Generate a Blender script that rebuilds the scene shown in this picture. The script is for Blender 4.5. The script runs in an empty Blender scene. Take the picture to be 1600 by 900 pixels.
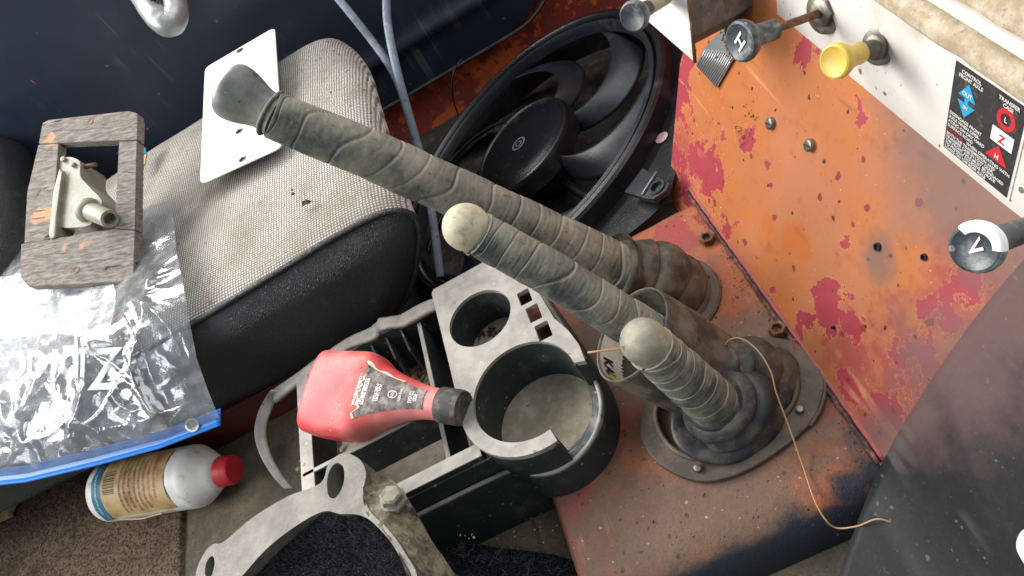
import bpy, bmesh, math, random
from mathutils import Vector, Matrix, noise
random.seed(7)
S = bpy.context.scene
COL = S.collection
V = Vector
# ------------------------------------------------------------------ camera
F_PX, CAM_H = 1164.0, 0.60
yc = V((-400, -1100, F_PX)).normalized()              # cab's passenger direction in (right, down, forward)
xc = V((.88, -.47, -(.88*yc[0] - .47*yc[1])/yc[2])).normalized()
zc = xc.cross(yc)
RIGHT = V((xc[0], yc[0], zc[0])); DOWN = V((xc[1], yc[1], zc[1])); FWD = V((xc[2], yc[2], zc[2]))
C0 = V((0, 0, CAM_H))
cd = bpy.data.cameras.new('camera'); cam = bpy.data.objects.new('camera', cd); COL.objects.link(cam)
m = Matrix((RIGHT, -DOWN, -FWD)).transposed().to_4x4(); m.translation = C0
cam.matrix_world = m
cd.sensor_width = 36; cd.lens = 36*F_PX/1600; cd.clip_start = .01; cd.clip_end = 100
S.camera = cam
# ------------------------------------------------------------------ light
W = bpy.data.worlds.new('World'); S.world = W; W.use_nodes = True
bg = W.node_tree.nodes['Background']; bg.inputs[0].default_value = (.80, .90, 1, 1); bg.inputs[1].default_value = .47
def area(name, loc, target, sx, sy, power, col):
    ld = bpy.data.lights.new(name, 'AREA'); ld.shape = 'RECTANGLE'; ld.size = sx; ld.size_y = sy
    ld.energy = power; ld.color = col
    o = bpy.data.objects.new(name, ld); COL.objects.link(o); o.location = loc
    o.rotation_euler = (V(target)-V(loc)).to_track_quat('-Z', 'Y').to_euler()
area('passenger_window_light', (-.95, 1.42, .98), (-.40, .7, .05), 1.6, .75, 62, (1, .985, .96))
area('rear_fill_light', (-1.7, .25, 1.15), (-.5, .6, 0), 1.0, .6, 25, (.95, .975, 1))  # fill lamp added for an unseen rear source, lifts carpet, bag, seat and lever
area('windscreen_light', (.55, .75, 1.35), (0, .55, 0), 1.4, .9, 15, (.94, .97, 1))
S.view_settings.view_transform = 'Standard'; S.view_settings.look = 'None'
S.view_settings.exposure = 0; S.view_settings.gamma = 1
S.render.resolution_x, S.render.resolution_y = 1024, 576
# ------------------------------------------------------------------ sight lines onto real planes
def ray(x, y): return RIGHT*(x-800) + DOWN*(y-450) + FWD*F_PX
def pz(x, y, z):
    d = ray(x, y); return C0 + d*((z-CAM_H)/d.z)
def pY(x, y, Y):
    d = ray(x, y); return C0 + d*(Y/d.y)
def pd(x, y, depth): return C0 + ray(x, y)*(depth/F_PX)
def pp(x, y, P0, n):
    d = ray(x, y); return C0 + d*((V(P0)-C0).dot(n)/d.dot(n))
# ------------------------------------------------------------------ colour and node helpers
def c(r, g, b):
    f = lambda v: ((v/255+.055)/1.055)**2.4 if v > 10 else v/255/12.92
    return (f(r), f(g), f(b), 1)
class N:
    def __init__(s, name, rough=.6, metal=0, spec=.5):
        s.m = bpy.data.materials.new(name); s.m.use_nodes = True
        s.t = s.m.node_tree; s.b = s.t.nodes['Principled BSDF']; s.o = s.t.nodes['Material Output']
        s.b.inputs['Roughness'].default_value = rough; s.b.inputs['Metallic'].default_value = metal
        s.b.inputs['Specular IOR Level'].default_value = spec
        s.tc = s.t.nodes.new('ShaderNodeTexCoord'); s.co = s.tc.outputs['Object']
    def n(s, t): return s.t.nodes.new('ShaderNode'+t)
    def put(s, sock, v):
        if isinstance(v, bpy.types.NodeSocket): s.t.links.new(v, sock)
        elif v is not None: sock.default_value = v
    def map(s, scale=(1, 1, 1), rot=(0, 0, 0), loc=(0, 0, 0), vec=None):
        n = s.n('Mapping'); s.put(n.inputs[0], vec or s.co)
        n.inputs['Scale'].default_value = scale; n.inputs['Rotation'].default_value = rot; n.inputs['Location'].default_value = loc
        return n.outputs[0]
    def noise(s, scale, detail=5, rough=.6, vec=None, dist=0, col=False):
        n = s.n('TexNoise'); s.put(n.inputs['Vector'], vec or s.co); n.inputs['Scale'].default_value = scale
        n.inputs['Detail'].default_value = detail; n.inputs['Roughness'].default_value = rough; n.inputs['Distortion'].default_value = dist
        return n.outputs['Color' if col else 'Fac']
    def vor(s, scale, feat='F1', out='Distance', vec=None):
        n = s.n('TexVoronoi'); s.put(n.inputs['Vector'], vec or s.co); n.inputs['Scale'].default_value = scale; n.feature = feat
        return n.outputs[out]
    def wave(s, scale, vec=None, dist=0, axis='X', dscale=1):
        n = s.n('TexWave'); s.put(n.inputs['Vector'], vec or s.co); n.bands_direction = axis
        n.inputs['Scale'].default_value = scale; n.inputs['Distortion'].default_value = dist; n.inputs['Detail Scale'].default_value = dscale
        return n.outputs['Fac']
    def math(s, op, a, b=None, cl=False):
        n = s.n('Math'); n.operation = op; n.use_clamp = cl; s.put(n.inputs[0], a); s.put(n.inputs[1], b); return n.outputs[0]
    def step(s, f, lo, hi):
        n = s.n('MapRange'); s.put(n.inputs[0], f); n.inputs[1].default_value = lo; n.inputs[2].default_value = hi
        n.interpolation_type = 'SMOOTHSTEP'; return n.outputs[0]
    def mix(s, f, a, b, blend='MIX'):
        n = s.n('MixRGB'); n.blend_type = blend; s.put(n.inputs[0], f); s.put(n.inputs[1], a); s.put(n.inputs[2], b); return n.outputs[0]
    def axis(s, k):
        n = s.n('SeparateXYZ'); s.put(n.inputs[0], s.co); return n.outputs[k]
    def up(s):
        g = s.n('NewGeometry'); n = s.n('SeparateXYZ'); s.put(n.inputs[0], g.outputs['Normal']); return n.outputs[2]
    def blobs(s, pts):
        """largest of (1 - dist/r) over a list of (point, r): where a stain or chip lies"""
        out = None
        for p, r in pts:
            d = s.n('VectorMath'); d.operation = 'DISTANCE'; s.put(d.inputs[0], s.co); d.inputs[1].default_value = p
            f = s.math('SUBTRACT', 1.0, s.math('DIVIDE', d.outputs['Value'], r))
            out = f if out is None else s.math('MAXIMUM', out, f)
        return out
    def specks(s, scale, size=.22, share=.25, off=0):
        """scattered grains: a share of the cells carries one spot of uneven size"""
        w = s.n('VectorMath'); w.operation = 'ADD'; s.put(w.inputs[0], s.map(loc=(off, off*.7, -off)))
        nz = s.n('TexNoise'); s.put(nz.inputs['Vector'], s.co); nz.inputs['Scale'].default_value = scale*1.7; nz.inputs['Detail'].default_value = 2
        q = s.n('VectorMath'); q.operation = 'SCALE'; s.put(q.inputs[0], nz.outputs['Color']); q.inputs['Scale'].default_value = .5/scale; s.put(w.inputs[1], q.outputs[0])
        v = s.n('TexVoronoi'); s.put(v.inputs['Vector'], w.outputs[0]); v.inputs['Scale'].default_value = scale
        r = s.n('SeparateXYZ'); s.put(r.inputs[0], v.outputs['Color'])
        lim = s.math('MULTIPLY', s.math('SUBTRACT', r.outputs[0], 1-share), size/share)
        return s.step(s.math('SUBTRACT', lim, v.outputs['Distance']), 0, .04)
    def scratches(s, scale, rot, thin=.03):
        f = s.noise(scale, 2, .5, vec=s.map(scale=(1, .05, .05), rot=rot)); d = s.math('ABSOLUTE', s.math('SUBTRACT', f, .5))
        m = s.step(s.noise(scale*.25, 3, .6), .55, .7)
        return s.math('MULTIPLY', s.step(s.math('MULTIPLY', d, -1), -thin, -thin*.3), m)
    def color(s, v): s.put(s.b.inputs['Base Color'], v); return s
    def rough(s, v): s.put(s.b.inputs['Roughness'], v); return s
    def bump(s, h, strength=.4, dist=.001):
        n = s.n('Bump'); n.inputs['Strength'].default_value = strength; n.inputs['Distance'].default_value = dist
        s.put(n.inputs['Height'], h); s.put(s.b.inputs['Normal'], n.outputs[0]); return s
def dusty(name, base, dust, amount=.5, rough=.6, scale=40, metal=0, fine=300, bump=.25, spec=.4, up=0.0):
    """paint, plastic or rubber with uneven dust, specks and small scratches"""
    k = N(name, rough, metal, spec)
    f = k.step(k.noise(scale, 6, .65), .62-amount*.45, .82-amount*.3)
    if up: f = k.math('MULTIPLY', f, k.math('ADD', 1-up, k.math('MULTIPLY', k.step(k.up(), .0, .9), up)))
    a = k.mix(f, base, dust)
    a = k.mix(k.math('MULTIPLY', k.step(k.noise(fine, 3, .7), .58, .75), .35), a, dust)
    a = k.mix(k.math('MULTIPLY', k.step(k.noise(scale*.45, 4, .6), .5, .75), .35), a, (base[0]*.5, base[1]*.5, base[2]*.5, 1))
    a = k.mix(k.math('MULTIPLY', k.specks(fine*.55, .3, .22), .55), a, (dust[0]*1.25, dust[1]*1.25, dust[2]*1.25, 1))
    a = k.mix(k.math('MULTIPLY', k.specks(fine*.4, .3, .18, 5), .6), a, (base[0]*.3, base[1]*.3, base[2]*.3, 1))
    k.color(a)
    k.rough(k.math('ADD', rough-.08, k.math('MULTIPLY', k.noise(scale*2, 4), .2)))
    k.bump(k.noise(fine, 5, .6), bump, .0012)
    return k.m
# ------------------------------------------------------------------ object helpers
def root_loc(o):
    l = V((0, 0, 0))
    while o: l = l + o.location; o = o.parent
    return l
def tag(o, label=None, cat=None, group=None, kind=None):
    if label: o['label'] = label
    if cat: o['category'] = cat
    if group: o['group'] = group
    if kind: o['kind'] = kind
    return o
def thing(name, label, cat, loc, group=None):
    o = bpy.data.objects.new(name, None); o.empty_display_size = .02; COL.objects.link(o); o.location = loc
    return tag(o, label, cat, group)
def mk(name, verts, faces, mat, parent=None, smooth=True, loc=None, bevel=0, flip=False):
    off = root_loc(parent) if parent else (V(loc) if loc is not None else V((0, 0, 0)))
    me = bpy.data.meshes.new(name)
    me.from_pydata([tuple(V(v)-off) for v in verts], [], faces)
    bm = bmesh.new(); bm.from_mesh(me); bmesh.ops.recalc_face_normals(bm, faces=bm.faces)
    if flip: bmesh.ops.reverse_faces(bm, faces=bm.faces)
    bm.to_mesh(me); bm.free()
    me.materials.append(mat)
    if smooth: me.polygons.foreach_set('use_smooth', [True]*len(me.polygons))
    o = bpy.data.objects.new(name, me); COL.objects.link(o)
    if parent: o.parent = parent
    else: o.location = off
    if bevel:
        b = o.modifiers.new('bevel', 'BEVEL'); b.width = bevel; b.segments = 3; b.limit_method = 'ANGLE'; b.angle_limit = math.radians(38)
        b.harden_normals = False
    return o
def frames(path):
    """parallel-transport frames along a polyline"""
    T = []
    for i in range(len(path)):
        a = path[max(0, i-1)]; b = path[min(len(path)-1, i+1)]; T.append((b-a).normalized())
    u = T[0].orthogonal().normalized(); out = []
    for t in T:
        u = (u - t*u.dot(t)).normalized(); out.append((t, u, t.cross(u)))
    return out
def catmull(pts, n, closed=False):
    pts = [V(p) for p in pts]; L = len(pts); out = []
    segs = L if closed else L-1
    for i in range(segs):
        g = (lambda k: pts[k % L]) if closed else (lambda k: pts[min(max(k, 0), L-1)])
        p0, p1, p2, p3 = g(i-1), g(i), g(i+1), g(i+2)
        for j in range(n):
            t = j/n
            out.append(.5*((2*p1)+(p2-p0)*t+(2*p0-5*p1+4*p2-p3)*t*t+(3*p1-p0-3*p2+p3)*t**3))
    if not closed: out.append(pts[-1])
    return out
def tube_geo(path, rad, seg=16, caps=True, ref=None):
    """rad: number or function (t 0..1, theta) -> radius"""
    path = [V(p) for p in path]; fr = frames(path); n = len(path); vs = []; fs = []
    if ref is not None:
        fr2 = []
        for t, u, v in fr:
            u = (V(ref)-t*V(ref).dot(t)).normalized(); fr2.append((t, u, t.cross(u)))
        fr = fr2
    for i, (p, (t, u, v)) in enumerate(zip(path, fr)):
        for k in range(seg):
            th = 2*math.pi*k/seg; r = rad(i/(n-1), th) if callable(rad) else rad
            if isinstance(r, tuple): vs.append(p+u*math.cos(th)*r[0]+v*math.sin(th)*r[1])
            else: vs.append(p+(u*math.cos(th)+v*math.sin(th))*r)
    for i in range(n-1):
        for k in range(seg):
            a = i*seg+k; b = i*seg+(k+1) % seg; fs.append((a, b, b+seg, a+seg))
    if caps:
        fs.append(tuple(range(seg))[::-1]); fs.append(tuple((n-1)*seg+k for k in range(seg)))
    return vs, fs
def tube(name, path, rad, mat, parent=None, seg=16, caps=True, loc=None, ref=None, smooth=True):
    vs, fs = tube_geo(path, rad, seg, caps, ref); return mk(name, vs, fs, mat, parent, smooth, loc)
def lathe(name, o, axis, prof, mat, parent=None, seg=32, loc=None, ref=None, rfun=None):
    """prof: list of (distance along axis, radius)"""
    ax = V(axis).normalized(); o = V(o)
    u = (V(ref)-ax*V(ref).dot(ax)).normalized() if ref is not None else ax.orthogonal().normalized(); v = ax.cross(u); vs = []; fs = []
    for h, r in prof:
        for k in range(seg):
            th = 2*math.pi*k/seg; rr = r*(rfun(h, th) if rfun else 1)
            vs.append(o+ax*h+(u*math.cos(th)+v*math.sin(th))*rr)
    for i in range(len(prof)-1):
        for k in range(seg):
            a = i*seg+k; b = i*seg+(k+1) % seg; fs.append((a, b, b+seg, a+seg))
    if prof[0][1] > 0: fs.append(tuple(range(seg))[::-1])
    if prof[-1][1] > 0: fs.append(tuple((len(prof)-1)*seg+k for k in range(seg)))
    ob = mk(name, vs, fs, mat, parent, True, loc)
    e = ob.modifiers.new('edge', 'EDGE_SPLIT'); e.split_angle = math.radians(42)
    return ob
def round_prof(pts, r=.001, n=3):
    """round the inner corners of an open profile"""
    out = [pts[0]]
    for i in range(1, len(pts)-1):
        a, b, d = (V((*pts[i-1], 0)), V((*pts[i], 0)), V((*pts[i+1], 0)))
        l1 = min(r, (a-b).length*.45); l2 = min(r, (d-b).length*.45)
        p = b+(a-b).normalized()*l1; q = b+(d-b).normalized()*l2
        for j in range(n+1):
            t = j/n; w = (1-t)**2*p+2*t*(1-t)*b+t*t*q; out.append((w.x, w.y))
    out.append(pts[-1]); return out
def prism_geo(outer, holes, h, N_):
    """outer/holes: loops of world points lying in one plane; extruded by -h along N_"""
    bm = bmesh.new(); loops = []; N_ = V(N_).normalized(); edges = []
    for lp in [outer]+list(holes):
        vs = [bm.verts.new(p) for p in lp]; loops.append(vs)
        for i in range(len(vs)): edges.append(bm.edges.new((vs[i], vs[(i+1) % len(vs)])))
    bmesh.ops.triangle_fill(bm, use_beauty=True, use_dissolve=False, edges=edges, normal=N_)
    top = list(bm.faces)
    bot = {}
    for vs in loops:
        for v in vs: bot[v] = bm.verts.new(v.co-N_*h)
    for f in top: bm.faces.new([bot[v] for v in reversed(f.verts)])
    for vs in loops:
        for i in range(len(vs)):
            a, b = vs[i], vs[(i+1) % len(vs)]; bm.faces.new((a, b, bot[b], bot[a]))
    bm.verts.index_update(); bm.verts.ensure_lookup_table()
    r = [v.co.copy() for v in bm.verts], [tuple(v.index for v in f.verts) for f in bm.faces]
    bm.free(); return r
def prism(name, outer, holes, h, N_, mat, parent=None, bevel=0, loc=None, smooth=False):
    vs, fs = prism_geo([V(p) for p in outer], [[V(p) for p in q] for q in holes], h, N_)
    o = mk(name, vs, fs, mat, parent, bool(bevel) or smooth, loc, bevel)
    if bevel:
        for p in o.data.polygons: p.use_smooth = True
        w = o.modifiers.new('wn', 'WEIGHTED_NORMAL'); w.keep_sharp = True
    return o
def box(name, a, b, mat, parent=None, bevel=.002, loc=None):
    x0, y0, z0 = a; x1, y1, z1 = b
    return prism(name, [(x0, y0, z1), (x1, y0, z1), (x1, y1, z1), (x0, y1, z1)], [], z1-z0, (0, 0, 1), mat, parent, bevel, loc)
def grid_geo(nu, nv, fn):
    vs = [fn(i/nu, j/nv) for j in range(nv+1) for i in range(nu+1)]
    fs = [(j*(nu+1)+i, j*(nu+1)+i+1, (j+1)*(nu+1)+i+1, (j+1)*(nu+1)+i) for j in range(nv) for i in range(nu)]
    return vs, fs
def grid(name, nu, nv, fn, mat, parent=None, loc=None, smooth=True):
    vs, fs = grid_geo(nu, nv, fn); return mk(name, vs, fs, mat, parent, smooth, loc)
def circle(o, u, v, r, n=32, r2=None, ph=0):
    r2 = r2 or r
    return [V(o)+V(u)*math.cos(2*math.pi*k/n+ph)*r+V(v)*math.sin(2*math.pi*k/n+ph)*r2 for k in range(n)]
def n3(p, s=1.0, o=0): return noise.noise(V((p[0]*s+o, p[1]*s-o*1.7, p[2]*s+o*.6)))
def text_geo(s, size=1.0, align='LEFT', spacing=1.0, bold=0.0):
    cu = bpy.data.curves.new('txt', 'FONT'); cu.body = s; cu.size = size; cu.align_x = align; cu.space_line = spacing; cu.offset = bold
    cu.resolution_u = 3
    o = bpy.data.objects.new('txt', cu); COL.objects.link(o)
    dg = bpy.context.evaluated_depsgraph_get(); me = o.evaluated_get(dg).to_mesh()
    vs = [v.co.copy() for v in me.vertices]; fs = [tuple(p.vertices) for p in me.polygons]
    o.evaluated_get(dg).to_mesh_clear(); bpy.data.objects.remove(o); bpy.data.curves.remove(cu)
    return vs, fs
def text_on(name, s, size, fn, mat, parent, align='LEFT', spacing=1.0, bold=0.0):
    """fn maps text plane (x, y) to the world"""
    vs, fs = text_geo(s, size, align, spacing, bold)
    return mk(name, [fn(v.x, v.y) for v in vs], fs, mat, parent, False)
UP = V((0, 0, 1))
def round_loop(pts, r, n=5):
    """closed polygon with rounded corners"""
    out = []; L = len(pts)
    for i in range(L):
        a, b, d = V(pts[i-1]), V(pts[i]), V(pts[(i+1) % L])
        p = b+(a-b).normalized()*min(r, (a-b).length*.45); q = b+(d-b).normalized()*min(r, (d-b).length*.45)
        out += [(1-j/n)**2*p+2*(j/n)*(1-j/n)*b+(j/n)**2*q for j in range(n+1)]
    return out
S.cycles.use_denoising = True
S.cycles.max_bounces = 8; S.cycles.transparent_max_bounces = 16
# ------------------------------------------------------------------ planes of the cab
FW_P = V((.105, 0, 0)); FW_T = V((.113, 0, .2)).normalized(); FW_N = V((-FW_T.z, 0, FW_T.x))
DA_T = V((.0116, 0, .081)).normalized(); DA_N = V((-DA_T.z, 0, DA_T.x)); DA_P = V((.2165, 0, .1975))
def fw(x, y, off=0): return pp(x, y, FW_P+FW_N*off, FW_N)
def da(x, y, off=0): return pp(x, y, DA_P+DA_N*off, DA_N)
# ------------------------------------------------------------------ materials
def m_firewall():
    k = N('chipped_orange_paint', .5, 0, .4)
    warp = k.noise(34, 10, .62, dist=.4); fine = k.noise(130, 8, .7)
    base = k.mix(k.step(k.noise(9, 4), .35, .65), c(176, 102, 50), c(170, 106, 72))
    base = k.mix(k.step(k.noise(60, 6, .7), .52, .72), base, c(162, 94, 52))
    ch = k.blobs([(fw(1066, 120), .07), (fw(1054, 205), .06), (fw(1108, 258), .075), (fw(1085, 262), .06), (fw(1072, 300), .05), (fw(1138, 352), .034), (fw(1150, 400), .022),
                  (fw(1205, 455), .03), (fw(1290, 478), .046), (fw(1330, 510), .025), (fw(1440, 575), .045), (fw(1345, 162), .02), (fw(1262, 78), .03), (fw(1500, 440), .03),
                  (fw(1330, 600), .03), (fw(1380, 640), .035), (fw(1200, 255), .012), (fw(1320, 385), .014), (fw(1445, 480), .02), (fw(1170, 220), .03), (fw(1480, 510), .03), (fw(1260, 500), .03)])
    f = k.math('ADD', k.math('MAXIMUM', ch, -.15), k.math('MULTIPLY', k.math('SUBTRACT', warp, .5), 3.0))
    f = k.math('ADD', f, k.math('MULTIPLY', k.math('SUBTRACT', fine, .5), 1.5))
    fc = k.step(f, .58, .61)
    red = k.mix(k.noise(70, 5), c(164, 62, 72), c(146, 50, 58))
    sw = k.math('ADD', k.blobs([(fw(1430, 580), .075), (fw(1370, 640), .06), (fw(1480, 480), .05), (fw(1520, 420), .05), (fw(1060, 250), .07), (fw(1330, 560), .05)]), k.math('MULTIPLY', k.math('SUBTRACT', k.noise(60, 10, .75), .5), 2.2))
    base = k.mix(k.math('MULTIPLY', k.step(sw, .1, .8), .75), base, c(150, 62, 62))
    a = k.mix(fc, base, red)
    rim = k.math('SUBTRACT', k.step(f, .53, .58), fc)
    a = k.mix(k.math('MULTIPLY', rim, .6), a, c(222, 160, 96))
    a = k.mix(k.math('MULTIPLY', k.step(k.noise(420, 2, .5), .70, .76), .8), a, c(70, 40, 32))          # pin-prick chips
    a = k.mix(k.math('MULTIPLY', k.step(k.noise(260, 2, .5, vec=k.map(loc=(3, 1, 2))), .74, .78), .8), a, c(215, 190, 165))
    a = k.mix(k.math('MULTIPLY', k.specks(75, .32, .25), .85), a, c(120, 40, 44))
    a = k.mix(k.math('MULTIPLY', k.specks(130, .3, .16, 3), .9), a, c(44, 28, 24))
    a = k.mix(k.math('MULTIPLY', k.scratches(60, (0, .5, .9)), .5), a, c(120, 66, 48))
    a = k.mix(k.math('MULTIPLY', k.scratches(45, (.4, .2, 2.0), .02), .4), a, c(214, 160, 118))
    rust = k.blobs([(fw(1255, 385), .03), (fw(1235, 372), .03), (fw(1200, 350), .02)])
    a = k.mix(k.math('MULTIPLY', k.step(k.math('ADD', rust, k.math('MULTIPLY', k.noise(60, 5), .8)), .75, 1.1), .55), a, c(178, 92, 30))
    d = k.blobs([(fw(1510, 240), .11), (fw(1590, 330), .10), (fw(1500, 620), .10), (fw(1400, 690), .05), (fw(1370, 400), .03)])
    d = k.math('ADD', d, k.math('MULTIPLY', k.math('SUBTRACT', k.noise(26, 7, .65), .5), 1.1))
    a = k.mix(k.math('MULTIPLY', k.step(d, .05, .75), .72), a, c(104, 88, 84))
    a = k.mix(k.math('MULTIPLY', k.step(k.noise(33, 8, .75), .58, .8), .4), a, c(120, 92, 70))
    k.color(a); k.rough(k.math('ADD', .36, k.math('MULTIPLY', k.noise(40, 5), .3)))
    k.bump(k.math('ADD', k.math('MULTIPLY', fc, -.6), k.math('MULTIPLY', fine, .25)), .5, .0006)
    return k.m
def m_tunnel():
    k = N('worn_tunnel_paint', .62, 0, .35)
    T = lambda x, y: pz(x, y, 0)
    base = k.mix(k.step(k.noise(14, 6, .65), .38, .62), c(174, 94, 56), c(150, 86, 64))
    f = k.blobs([(T(1050, 370), .05), (T(1000, 400), .03), (T(960, 640), .05), (T(880, 830), .05), (T(950, 700), .03), (T(1310, 640), .035), (T(1290, 600), .03), (T(900, 790), .04), (T(1010, 780), .03), (T(935, 860), .03), (T(1110, 340), .03)])
    f = k.math('ADD', k.math('MAXIMUM', f, -.2), k.math('MULTIPLY', k.math('SUBTRACT', k.noise(30, 9, .7), .5), 2.2))
    a = k.mix(k.step(f, .30, .55), base, k.mix(k.noise(50, 4), c(150, 68, 66), c(158, 58, 46)))
    g = k.blobs([(T(1150, 640), .12), (T(1000, 830), .09), (T(1150, 800), .08), (T(930, 560), .09), (T(1020, 560), .07), (T(1200, 540), .06)])
    g = k.math('ADD', k.math('MAXIMUM', g, -.1), k.math('MULTIPLY', k.math('SUBTRACT', k.noise(38, 9, .72), .5), 2.0))
    a = k.mix(k.math('MULTIPLY', k.step(g, -.25, .6), .85), a, k.mix(k.noise(120, 6, .7), c(112, 94, 76), c(84, 74, 63)))
    a = k.mix(k.math('MULTIPLY', k.step(k.noise(200, 7, .75), .50, .68), .6), a, c(100, 86, 68))
    a = k.mix(k.math('MULTIPLY', k.specks(150, .34, .3), .7), a, c(58, 46, 38))
    a = k.mix(k.math('MULTIPLY', k.specks(210, .3, .14, 4), .7), a, c(186, 160, 132))
    a = k.mix(k.math('MULTIPLY', k.step(k.noise(420, 6, .8), .48, .64), .35), a, c(70, 60, 52))
    a = k.mix(k.math('MULTIPLY', k.scratches(50, (0, 0, .9)), .45), a, c(190, 120, 90))
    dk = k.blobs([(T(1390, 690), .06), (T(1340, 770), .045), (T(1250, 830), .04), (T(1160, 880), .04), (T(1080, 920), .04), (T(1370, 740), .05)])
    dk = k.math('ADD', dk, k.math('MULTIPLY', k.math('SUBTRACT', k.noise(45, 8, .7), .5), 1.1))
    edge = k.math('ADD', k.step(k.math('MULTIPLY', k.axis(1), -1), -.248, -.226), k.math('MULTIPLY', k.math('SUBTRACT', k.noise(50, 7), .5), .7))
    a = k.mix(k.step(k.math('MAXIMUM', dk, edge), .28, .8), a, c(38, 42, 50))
    k.color(a); k.rough(k.math('ADD', .45, k.math('MULTIPLY', k.noise(60, 5), .35)))
    k.bump(k.math('ADD', k.noise(160, 7, .7), k.math('MULTIPLY', k.noise(600, 3), .7)), .55, .0014)
    return k.m
def m_weave():
    k = N('woven_beige_upholstery', .9, 0, .15)
    v = k.map(scale=(1, 1, 1), rot=(0, 0, math.radians(4)))
    p = 2*math.pi/20/.0037                     # wave scale for a 4.4 mm pitch
    wx = k.wave(p, v, 1.4, 'X', 2); wy = k.wave(p, v, 1.4, 'Y', 2)
    wz = k.wave(p, v, 1.4, 'Z', 2)
    h = k.math('MULTIPLY', wx, k.math('MAXIMUM', wy, k.math('MULTIPLY', wz, k.step(k.math('MULTIPLY', k.up(), -1), -.75, -.4))))
    fib = k.noise(900, 3, .6)
    a = k.mix(k.step(h, .10, .5), c(108, 103, 96), k.mix(fib, c(216, 212, 204), c(186, 181, 170)))
    a = k.mix(k.math('MULTIPLY', k.step(k.noise(11, 8, .72), .42, .68), .62), a, c(112, 102, 86))
    a = k.mix(k.math('MULTIPLY', k.step(k.noise(75, 5, .7), .62, .74), .6), a, c(80, 70, 56))
    a = k.mix(k.math('MULTIPLY', k.step(k.noise(110, 3, .6, vec=k.map(loc=(4, 4, 1))), .69, .73), .85), a, c(42, 36, 30))
    k.color(a); k.bump(k.math('ADD', h, k.math('MULTIPLY', fib, .3)), .7, .0013)
    return k.m
def m_vinyl():
    k = N('black_grained_vinyl', .38, 0, .5)
    g = k.vor(520, 'DISTANCE_TO_EDGE')
    a = k.mix(k.math('MULTIPLY', k.step(k.noise(30, 7, .7), .56, .76), .5), c(30, 33, 36), c(98, 92, 80))
    a = k.mix(k.math('MULTIPLY', k.step(k.noise(330, 3, .7), .66, .74), .5), a, c(130, 125, 112))
    k.color(a); k.rough(k.math('ADD', .22, k.math('MULTIPLY', k.noise(24, 5), .3)))
    k.bump(k.math('ADD', k.step(g, 0, .25), k.math('MULTIPLY', k.noise(140, 4), .8)), .55, .0011)
    return k.m
def m_carpet():
    k = N('brown_loop_carpet', .95, 0, .1)
    a = k.mix(k.step(k.noise(230, 6, .8), .36, .62), c(62, 50, 42), c(138, 118, 98))
    a = k.mix(k.math('MULTIPLY', k.step(k.noise(14, 5), .45, .7), .6), a, c(62, 50, 42))
    a = k.mix(k.math('MULTIPLY', k.step(k.noise(500, 2), .70, .76), .8), a, c(190, 178, 160))
    k.color(a); k.bump(k.noise(420, 4, .7), 1, .004); return k.m
def m_floor():
    k = N('dusty_rubber_floor', .85, 0, .25)
    a = k.mix(k.step(k.noise(16, 7, .68), .35, .65), c(82, 78, 66), c(118, 106, 86))
    a = k.mix(k.math('MULTIPLY', k.step(k.noise(240, 4, .7), .5, .72), .6), a, c(62, 60, 54))
    a = k.mix(k.math('MULTIPLY', k.step(k.noise(600, 2), .72, .77), .7), a, c(175, 165, 140))
    k.color(a); k.bump(k.math('ADD', k.noise(420, 4, .7), k.math('MULTIPLY', k.vor(240), .5)), .7, .002); return k.m
def m_door():
    k = N('navy_black_door_paint', .34, 0, .5)
    chips = k.step(k.noise(44, 4, .55, dist=.6), .735, .75)
    a = k.mix(k.math('MULTIPLY', k.step(k.noise(6, 6, .7), .45, .7), .4), c(24, 33, 46), c(44, 53, 64))
    sc = k.noise(40, 5, .7, vec=k.map(scale=(1, .3, .18), rot=(0, .5, 0)))
    a = k.mix(k.math('MULTIPLY', k.step(sc, .66, .74), .5), a, c(92, 98, 104))
    a = k.mix(k.math('MULTIPLY', k.step(k.noise(260, 3), .68, .76), .5), a, c(92, 96, 98))
    chip2 = k.blobs([(pY(22, 58, 1.22), .03), (pY(160, 46, 1.22), .012), (pY(700, 15, 1.22), .02), (pY(570, 115, 1.22), .03), (pY(595, 125, 1.22), .02), (pY(705, 55, 1.22), .02)])
    cf = k.step(k.math('ADD', chip2, k.math('MULTIPLY', k.math('SUBTRACT', k.noise(80, 6, .6), .5), 3.4)), .62, .68)
    a = k.mix(k.math('MAXIMUM', cf, chips), a, k.mix(k.noise(30), c(196, 96, 44), c(150, 50, 40)))
    a = k.mix(k.math('MULTIPLY', k.specks(70, .25, .12), .7), a, c(96, 100, 104))
    a = k.mix(k.math('MULTIPLY', k.scratches(30, (0, .9, .2)), .5), a, c(84, 92, 100))
    a = k.mix(k.math('MULTIPLY', k.scratches(24, (0, 2.1, .2), .02), .4), a, c(100, 104, 108))
    k.color(a); k.rough(k.math('ADD', .25, k.math('MULTIPLY', k.noise(22, 5), .3))); k.bump(k.noise(12, 3), .15, .004); return k.m
def m_sill():
    k = N('scuffed_orange_sill', .5, 0, .4)
    f = k.math('ADD', k.noise(26, 8, .7), k.math('MULTIPLY', k.noise(7, 3), .35))
    a = k.mix(k.step(f, .62, .66), c(186, 88, 40), c(122, 50, 42))
    a = k.mix(k.step(k.noise(60, 6, .7), .60, .66), a, c(58, 34, 28))
    a = k.mix(k.math('MULTIPLY', k.step(k.noise(20, 6), .5, .7), .5), a, c(96, 72, 54))
    k.color(a); k.bump(k.noise(150, 5), .3, .001); return k.m
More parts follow.
